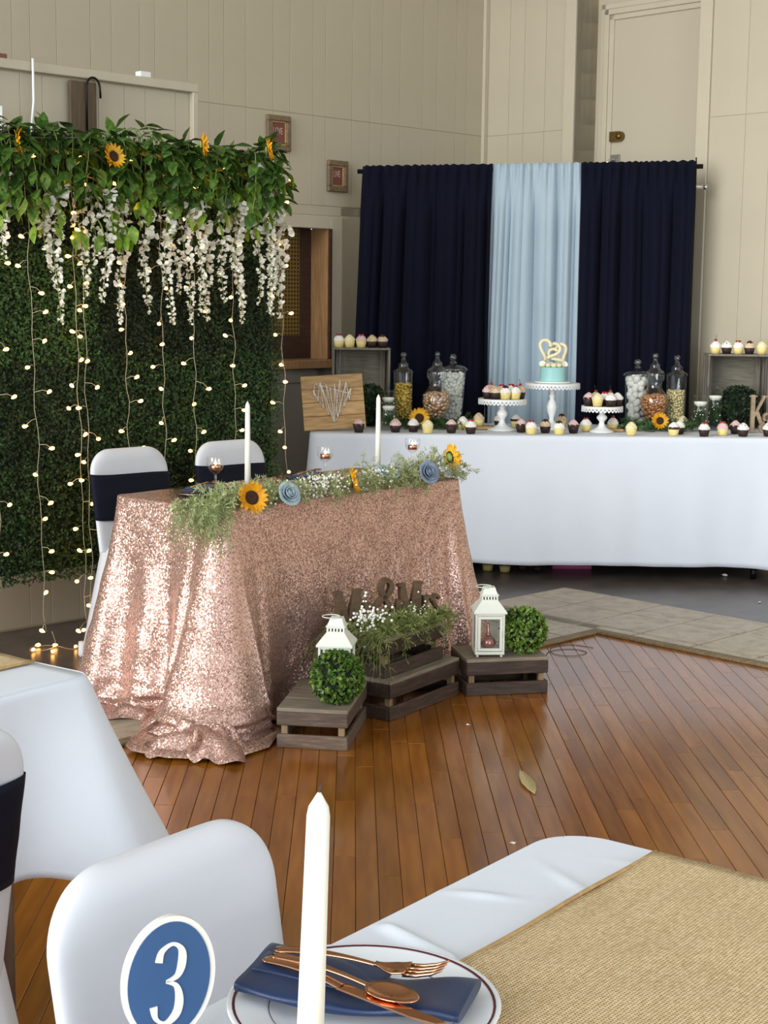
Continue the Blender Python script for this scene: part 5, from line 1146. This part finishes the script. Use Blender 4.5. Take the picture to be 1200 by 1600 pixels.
# things under the dessert table
def clamshell(x, y, kind, lab):
    p = MB(); p.lathe([(.001, .001), (.03, .001), (.036, .045), (.04, .06), (.02, .085), (.001, .088)], 20, 0, None, True, False); t = thing('cupcake_tub', lab, 'tub', (x, y, 0), 0, 'clear tubs under the dessert table'); p.build('tub', 'plasticlid', t)
    p = MB(); p.lathe([(.001, .004), (.026, .004), (.031, .035), (.001, .037)], 16); p.build('cake_fill', kind, t)
clamshell(.57, 8.26, 'van', 'clear tub holding a yellow cupcake, nearest the sequin cloth under the dessert table'); clamshell(.66, 8.22, 'van', 'second clear tub with a yellow cupcake under the dessert table'); clamshell(.76, 8.27, 'choc', 'clear tub with a dark cupcake beside the yellow ones'); clamshell(.84, 8.24, 'choc', 'clear tub with a dark cupcake, nearest the pink box')
p = MB(); p.box((0, 0, .05), (.22, .16, .10), .004); tag(p.build('pink_box', 'pinkbox', None, (1.035, 8.42, 0), .05), 'pink cardboard box under the dessert table', 'box')
def scrap(name, lab, loc, s, mat, cat):
    rr = random.Random(int(loc[0] * 1000)); p = MB(); n = 7; vv = [(s * rr.uniform(.6, 1.1) * math.cos(2 * PI * k / n), s * rr.uniform(.5, .9) * math.sin(2 * PI * k / n), rr.uniform(0, s * .5)) for k in range(n)] + [(0, 0, s * .7), (0, 0, 0.0)]
    F = [(k, (k + 1) % n, n) for k in range(n)] + [((k + 1) % n, k, n + 1) for k in range(n)]; tag(p.add(vv, F, 0).build(name, mat, None, loc), lab, cat)
scrap('paper_scrap', 'crumpled white scrap on the dark floor near the dessert table leg', (1.845, 8.17, .001), .022, 'foil', 'scrap'); scrap('crumb', 'white crumb on the dark floor beyond the tile band', (1.86, 7.45, .001), .010, 'foil', 'crumb')
scrap('crumb', 'white crumb on the wood floor in front of the dark crate', (.30, 5.19, .0), .010, 'foil', 'crumb'); scrap('crumb', 'larger pale crumb on the wood floor before the burlap table', (.36, 4.02, .0), .010, 'paper', 'crumb')
p = MB(); vv, F = leaf_pts(.21, .042, .25, -.05); p.add(vv, F, 0, True); lf = tag(p.build('dry_leaf', 'dryleaf', None, (.462, 4.44, .003), .13), 'long dry tan leaf lying on the wood floor', 'leaf'); sol = lf.modifiers.new('thickness', 'SOLIDIFY'); sol.thickness = .001
p = MB(); pp = cat_rom([(.66, 6.10, .002), (.70, 6.32, .002), (.80, 6.38, .002), (.86, 6.32, .002), (.80, 6.25, .003), (.72, 6.28, .002), (.72, 6.40, .002), (.81, 6.46, .002), (.90, 6.41, .002)], 8); p.tube(pp, .0012, 5); tag(p.build('loose_cord', 'cord'), 'thin dark cord lying in loops on the floor near the topiary ball', 'cord')

# ------------------------------------------------------------------ foreground table with burlap runner
EL = Vector((-.614, -.789, 0)); ES = Vector((.789, -.614, 0)); FC = Vector((.252, 2.033, 0)); FA, FB, FZ = .95, .38, .750
fcn = FC + EL * FA + ES * FB; fang = math.atan2(EL.y, EL.x)         # local x = EL (towards the camera), local y = +90 deg of it
yl = Vector((-EL.y, EL.x, 0)); sgn = 1 if yl.dot(ES) > 0 else -1
def FL_(u, s, z=0.0): return FC + EL * u + ES * s + Vector((0, 0, z))
folding_table('folding table under the white cloth with the number 3 sign', FA, FB, FZ - .005, fcn, fang)
def ftop(x, y):
    u = x + FA; s = sgn * y + FB; z = .0005 * nz(x, y, 14)
    z += .008 * math.exp(-((u - .417 - .235 * s) / .009) ** 2) * smooth(s / .03) * smooth((.146 - s) / .02)
    z += .004 * math.exp(-((u - .275 + .45 * (s - .04)) / .010) ** 2) * math.exp(-((s - .05) / .035) ** 2) + .003 * math.exp(-((u - .17 - .5 * (s - .12)) / .012) ** 2) * math.exp(-((s - .11) / .05) ** 2) + .0016 * math.exp(-((u - .10 + .3 * s) / .010) ** 2) * math.exp(-((s - .16) / .05) ** 2)
    return z
def fdisp(x, y, nx, ny, s, t):
    cor = math.exp(-((abs(x) - FA) ** 2 + (abs(y) - FB) ** 2) / .02); return (.02 + .08 * cor) * t + .012 * math.sin(s * 16) * t, lerp(FZ, .30, t)
tag(cloth('white_tablecloth', 'cloth', FA, FB, .075, FZ, fdisp, 260, 20, ftop, (360, 110), None, fcn, fang), 'white tablecloth with fold creases under the burlap runner and rimmed plate', 'tablecloth')
def runner(label, u0, u1, s0, s1, P, z, over):
    m_ = MB(); us, ss = u1 - u0, s1 - s0
    def rf(i, j):
        u, s = lerp(u0, u1, i), lerp(s0, s1, j); e = .0012 * math.sin(u * 23) * (1 if j in (0, 1) else 0); return (u, s + e, z + .0035 + .0022 * math.sin(u * 16 + 1.5 * math.sin(s * 9)) * .6 + .0012 * nz(u, s, 33))
    m_.grid(rf, 90, 34, 0, True); o = m_.build('burlap_runner', 'burlap'); sol = o.modifiers.new('thickness', 'SOLIDIFY'); sol.thickness = .002; sol.offset = 1
    X, Y = P[1], P[2]; o.matrix_world = Matrix(((X.x, Y.x, 0, P[0].x), (X.y, Y.y, 0, P[0].y), (0, 0, 1, 0), (0, 0, 0, 1)))
    for s in (s0, s1):
        h = MB(); h.tube([(u, s + .0012 * math.sin(u * 23), z + .0055) for u in np.linspace(u0, u1, 60)], .0028, 6); h.build('hem', 'burlapedge', o)
    return tag(o, label, 'table runner')
runner('tan burlap runner across the white table with the plate', .012, 1.88, .148, .60, (FC, EL, ES), FZ, 0)
# plate, napkin, cutlery, candle, number sign
PLc = FL_(.445, .137); PLc = Vector((-.014, 1.452, 0)); pz = FZ + .0075
pl = thing('dinner_plate', 'white china plate with burgundy rim line and navy napkin', 'plate', (PLc.x, PLc.y, pz)); p = MB()
p.lathe([(.001, .004), (.078, .004), (.090, .009), (.097, .012), (.130, .017), (.1355, .0185), (.137, .0175), (.134, .015), (.09, .004), (.08, 0), (.001, 0)], 72, 0, None, True, False); p.build('plate_body', 'plate', pl)
p = MB(); p.lathe([(.1288, .01735), (.1315, .0181)], 72, 0, None, True, False); p.build('rim_line', 'rim', pl); p = MB(); p.lathe([(.0945, .01195), (.0957, .0125)], 72, 0, None, True, False); p.build('inner_line', 'greyrim', pl)
nz0 = pz + .0185
nang = -.315
nap = thing('napkin', 'navy satin napkin folded in a strip across the rimmed plate', 'napkin', (-.016, 1.466, nz0), nang); m_ = MB()
def nf(i, j):
    a = i * 2 * PI; x = lerp(-.118, .112, j); w = .040 + .006 * math.sin(j * 7) + .012 * (1 - j); c, s_ = math.cos(a), math.sin(a); hy = math.copysign(abs(c) ** .5, c); hz = math.copysign(abs(s_) ** .5, s_)
    sag = -.012 * math.exp(-((j - .52) / .3) ** 2) ; return (x + .010 * hy * (1 if j > .5 else -1) * 0, hy * w, .0065 + .0065 * hz + .0015 * math.sin(x * 60 + hy * 3) * (hz > 0) + sag + .004)
m_.grid(nf, 32, 40, 0, True, True); n0 = len(m_.v)
m_.f.append(tuple(reversed(range(32)))); m_.mi.append(0); m_.sm.append(False); m_.f.append(tuple(range(40 * 32, 41 * 32))); m_.mi.append(0); m_.sm.append(False)
m_.build('folded_strip', 'napkin', nap); m_ = MB()
def nf2(i, j): x = lerp(-.112, .02, j); return (x, lerp(-.02, .055, i) , .0165 + .003 * math.sin(i * 5 + j * 3) - .010 * max(0, i - .6) - .012 * math.exp(-((x + .01) / .09) ** 2) * 1.0 + .002)
m_.grid(nf2, 14, 20, 0, True); o = m_.build('top_fold', 'napkin', nap); sol = o.modifiers.new('thickness', 'SOLIDIFY'); sol.thickness = .002
def handle(m_, L, w0, w1, z0=.0):
    def hf(i, j):
        a = i * 2 * PI; x = lerp(-L, 0, j); w = lerp(w0, w1, smooth(j * 1.1)); c, s_ = math.cos(a), math.sin(a); return (x, c * w * (1 if j > .03 else .7), z0 + s_ * .0018 + .007 * math.sin(j * PI) * .6)
    m_.grid(hf, 14, 18, 0, True, True)
    o = len(m_.v) - 19 * 14; m_.f.append(tuple(o + k for k in reversed(range(14)))); m_.mi.append(0); m_.sm.append(True)
def fork(label, loc, rz, rot):
    t = thing('fork', label, 'fork', loc, (rot[0], rot[1], rz)); m_ = MB(); handle(m_, .115, .0075, .0032); m_.build('handle', 'rosegold', t); m_ = MB()
    def ff(i, j): 
        w = lerp(.0035, .0125, smooth(j * 1.6)); return (lerp(-.004, .032, j), (i - .5) * 2 * w, .001 - .004 * math.sin(j * PI * .8) + .003 * abs(i - .5) * 2 * j)
    m_.grid(ff, 10, 10, 0, True); o = m_.build('head', 'rosegold', t); sol = o.modifiers.new('thickness', 'SOLIDIFY'); sol.thickness = .0018
    for k in range(4):
        y = -.0108 + k * .0072; m_ = MB(); m_.tube([(.030, y, -.0005), (.045, y * 1.02, .001), (.060, y * 1.0, .005), (.072, y * .98, .011)], [.0022, .0021, .0018, .0011], 6); m_.build('tine', 'rosegold', t)
    return t
def spoon(label, loc, rz, rot):
    t = thing('spoon', label, 'spoon', loc, (rot[0], rot[1], rz)); m_ = MB(); handle(m_, .12, .0075, .003); m_.build('handle', 'rosegold', t); m_ = MB()
    def bf(i, j): 
        a = i * 2 * PI; return (.026 + .030 * j * math.cos(a), .019 * j * math.sin(a) * (1 - .12 * math.cos(a)), -.006 * (1 - j * j) + .001)
    m_.grid(bf, 28, 8, 0, True, True); o = m_.build('bowl', 'rosegold', t); sol = o.modifiers.new('thickness', 'SOLIDIFY'); sol.thickness = .0016; return t
def knife(label, loc, rz, rot):
    t = thing('knife', label, 'knife', loc, (rot[0], rot[1], rz)); m_ = MB(); handle(m_, .10, .0085, .006); m_.build('handle', 'rosegold', t); m_ = MB(); m_.poly([(-.003, -.006), (.09, -.008), (.115, -.004), (.122, .004), (.11, .0065), (-.003, .006)], -.001, .001); m_.build('blade', 'rosegold', t); return t
zc = nz0 + .018
fork('rose gold fork lying uppermost on the navy napkin', (.0, 1.478, zc + .006), -.37, (.05, -.02))
spoon('rose gold spoon in the middle of the napkin below the fork', (-.008, 1.436, zc + .003), -.58, (0, .02)); knife('rose gold knife along the near side of the napkin', (-.036, 1.438, zc + .001), -.64, (0, .02))
taper('tall white taper candle standing close on the burlap runner, in front of the plate', (-.060, 1.225, FZ + .0065), .308, .0122, .0098, True, 'foreground taper candle', (0, .03, 0))
sn = thing('table_number', 'oval blue table number 3 sign with cream rim', 'sign', (-.2, 1.392, FZ + .0012)); 
SF = Vector((.42, -.92, .08)).normalized()
def oval(a, c, n=56): return [(a * math.cos(2 * PI * k / n), c * math.sin(2 * PI * k / n)) for k in range(n)]
T0 = Matrix.Translation((-.0, 0, .071)) @ Matrix.Rotation(.10, 4, 'Y')
TX = Matrix(((1, 0, 0, 0), (0, 0, -1, 0), (0, 1, 0, 0), (0, 0, 0, 1)))        # outline xy -> xz, extruded towards -y
p = MB(); p.poly(oval(.046, .063), -.006, .0, 0, T0 @ TX); p.build('plaque', 'signcream', sn)
p = MB(); p.poly(oval(.0405, .0575), .0, .0012, 0, T0 @ TX); p.build('face', 'signblue', sn)
pa = cat_rom([(-.016, .018), (-.013, .029), (.0, .036), (.0115, .030), (.0135, .016), (.009, .004), (-.004, -.0015)], 7); wa = [lerp(.0085, .004, smooth(k / 14)) if k < 14 else lerp(.004, .0095, smooth((k - 14) / 12)) if k < 28 else lerp(.0095, .0035, smooth((k - 28) / 14)) for k in range(len(pa))]
pb = cat_rom([(-.004, -.0015), (.009, -.006), (.0145, -.020), (.012, -.034), (.0, -.043), (-.013, -.038), (-.0175, -.026)], 7); wb = [lerp(.0035, .0098, smooth(k / 16)) if k < 20 else lerp(.0098, .0042, smooth((k - 20) / 12)) if k < 32 else lerp(.0042, .0088, smooth((k - 32) / 10)) for k in range(len(pb))]
p = MB(); p.ribbon([(q[0] * .78, q[1]) for q in pa], [w * .86 for w in wa], .0016, 0, T0, -.0018); p.ribbon([(q[0] * .78, q[1]) for q in pb], [w * .86 for w in wb], .0016, 0, T0, -.0018); p.build('numeral', 'signcream', sn)
p = MB(); p.box((0, .006, .004), (.05, .04, .008), .002); p.build('stand', 'signcream', sn)
sn.rotation_euler = (0, 0, math.atan2(SF.x, -SF.y))

# ------------------------------------------------------------------ white table at the frame edge
LL = Vector((-.6, -.8, 0)); LS_ = Vector((-.8, .6, 0)); LC = Vector((-.556, 2.862, 0)); LA_, LB_ = .95, .38
lcn = LC + LL * LA_ + LS_ * LB_; lang = math.atan2(LL.y, LL.x); yl2 = Vector((-LL.y, LL.x, 0)); sg2 = 1 if yl2.dot(LS_) > 0 else -1
folding_table('folding table under the white cloth at the frame edge', LA_, LB_, FZ - .005, lcn, lang)
def ldisp(x, y, nx, ny, s, t):
    cor = math.exp(-((abs(x) - LA_) ** 2 + (abs(y) - LB_) ** 2) / .014); o = (.02 + .17 * cor) * t ** 1.1 + .016 * math.sin(s * 15 + 2) * t * (1 - .5 * cor); return o, lerp(FZ, .40 - .05 * cor + .012 * math.sin(s * 9), t)
o = tag(cloth('white_tablecloth', 'cloth', LA_, LB_, .03, FZ, ldisp, 300, 26, lambda x, y: .0008 * nz(x, y, 12), (60, 26), None, lcn, lang), 'white tablecloth with hanging corner on the table at the frame edge', 'tablecloth')
sol = o.modifiers.new('thickness', 'SOLIDIFY'); sol.thickness = .0015; sol.offset = -1
runner('tan burlap runner at the end of the frame edge table', .012, 1.88, .15, .60, (LC, LL, LS_), FZ, 0)
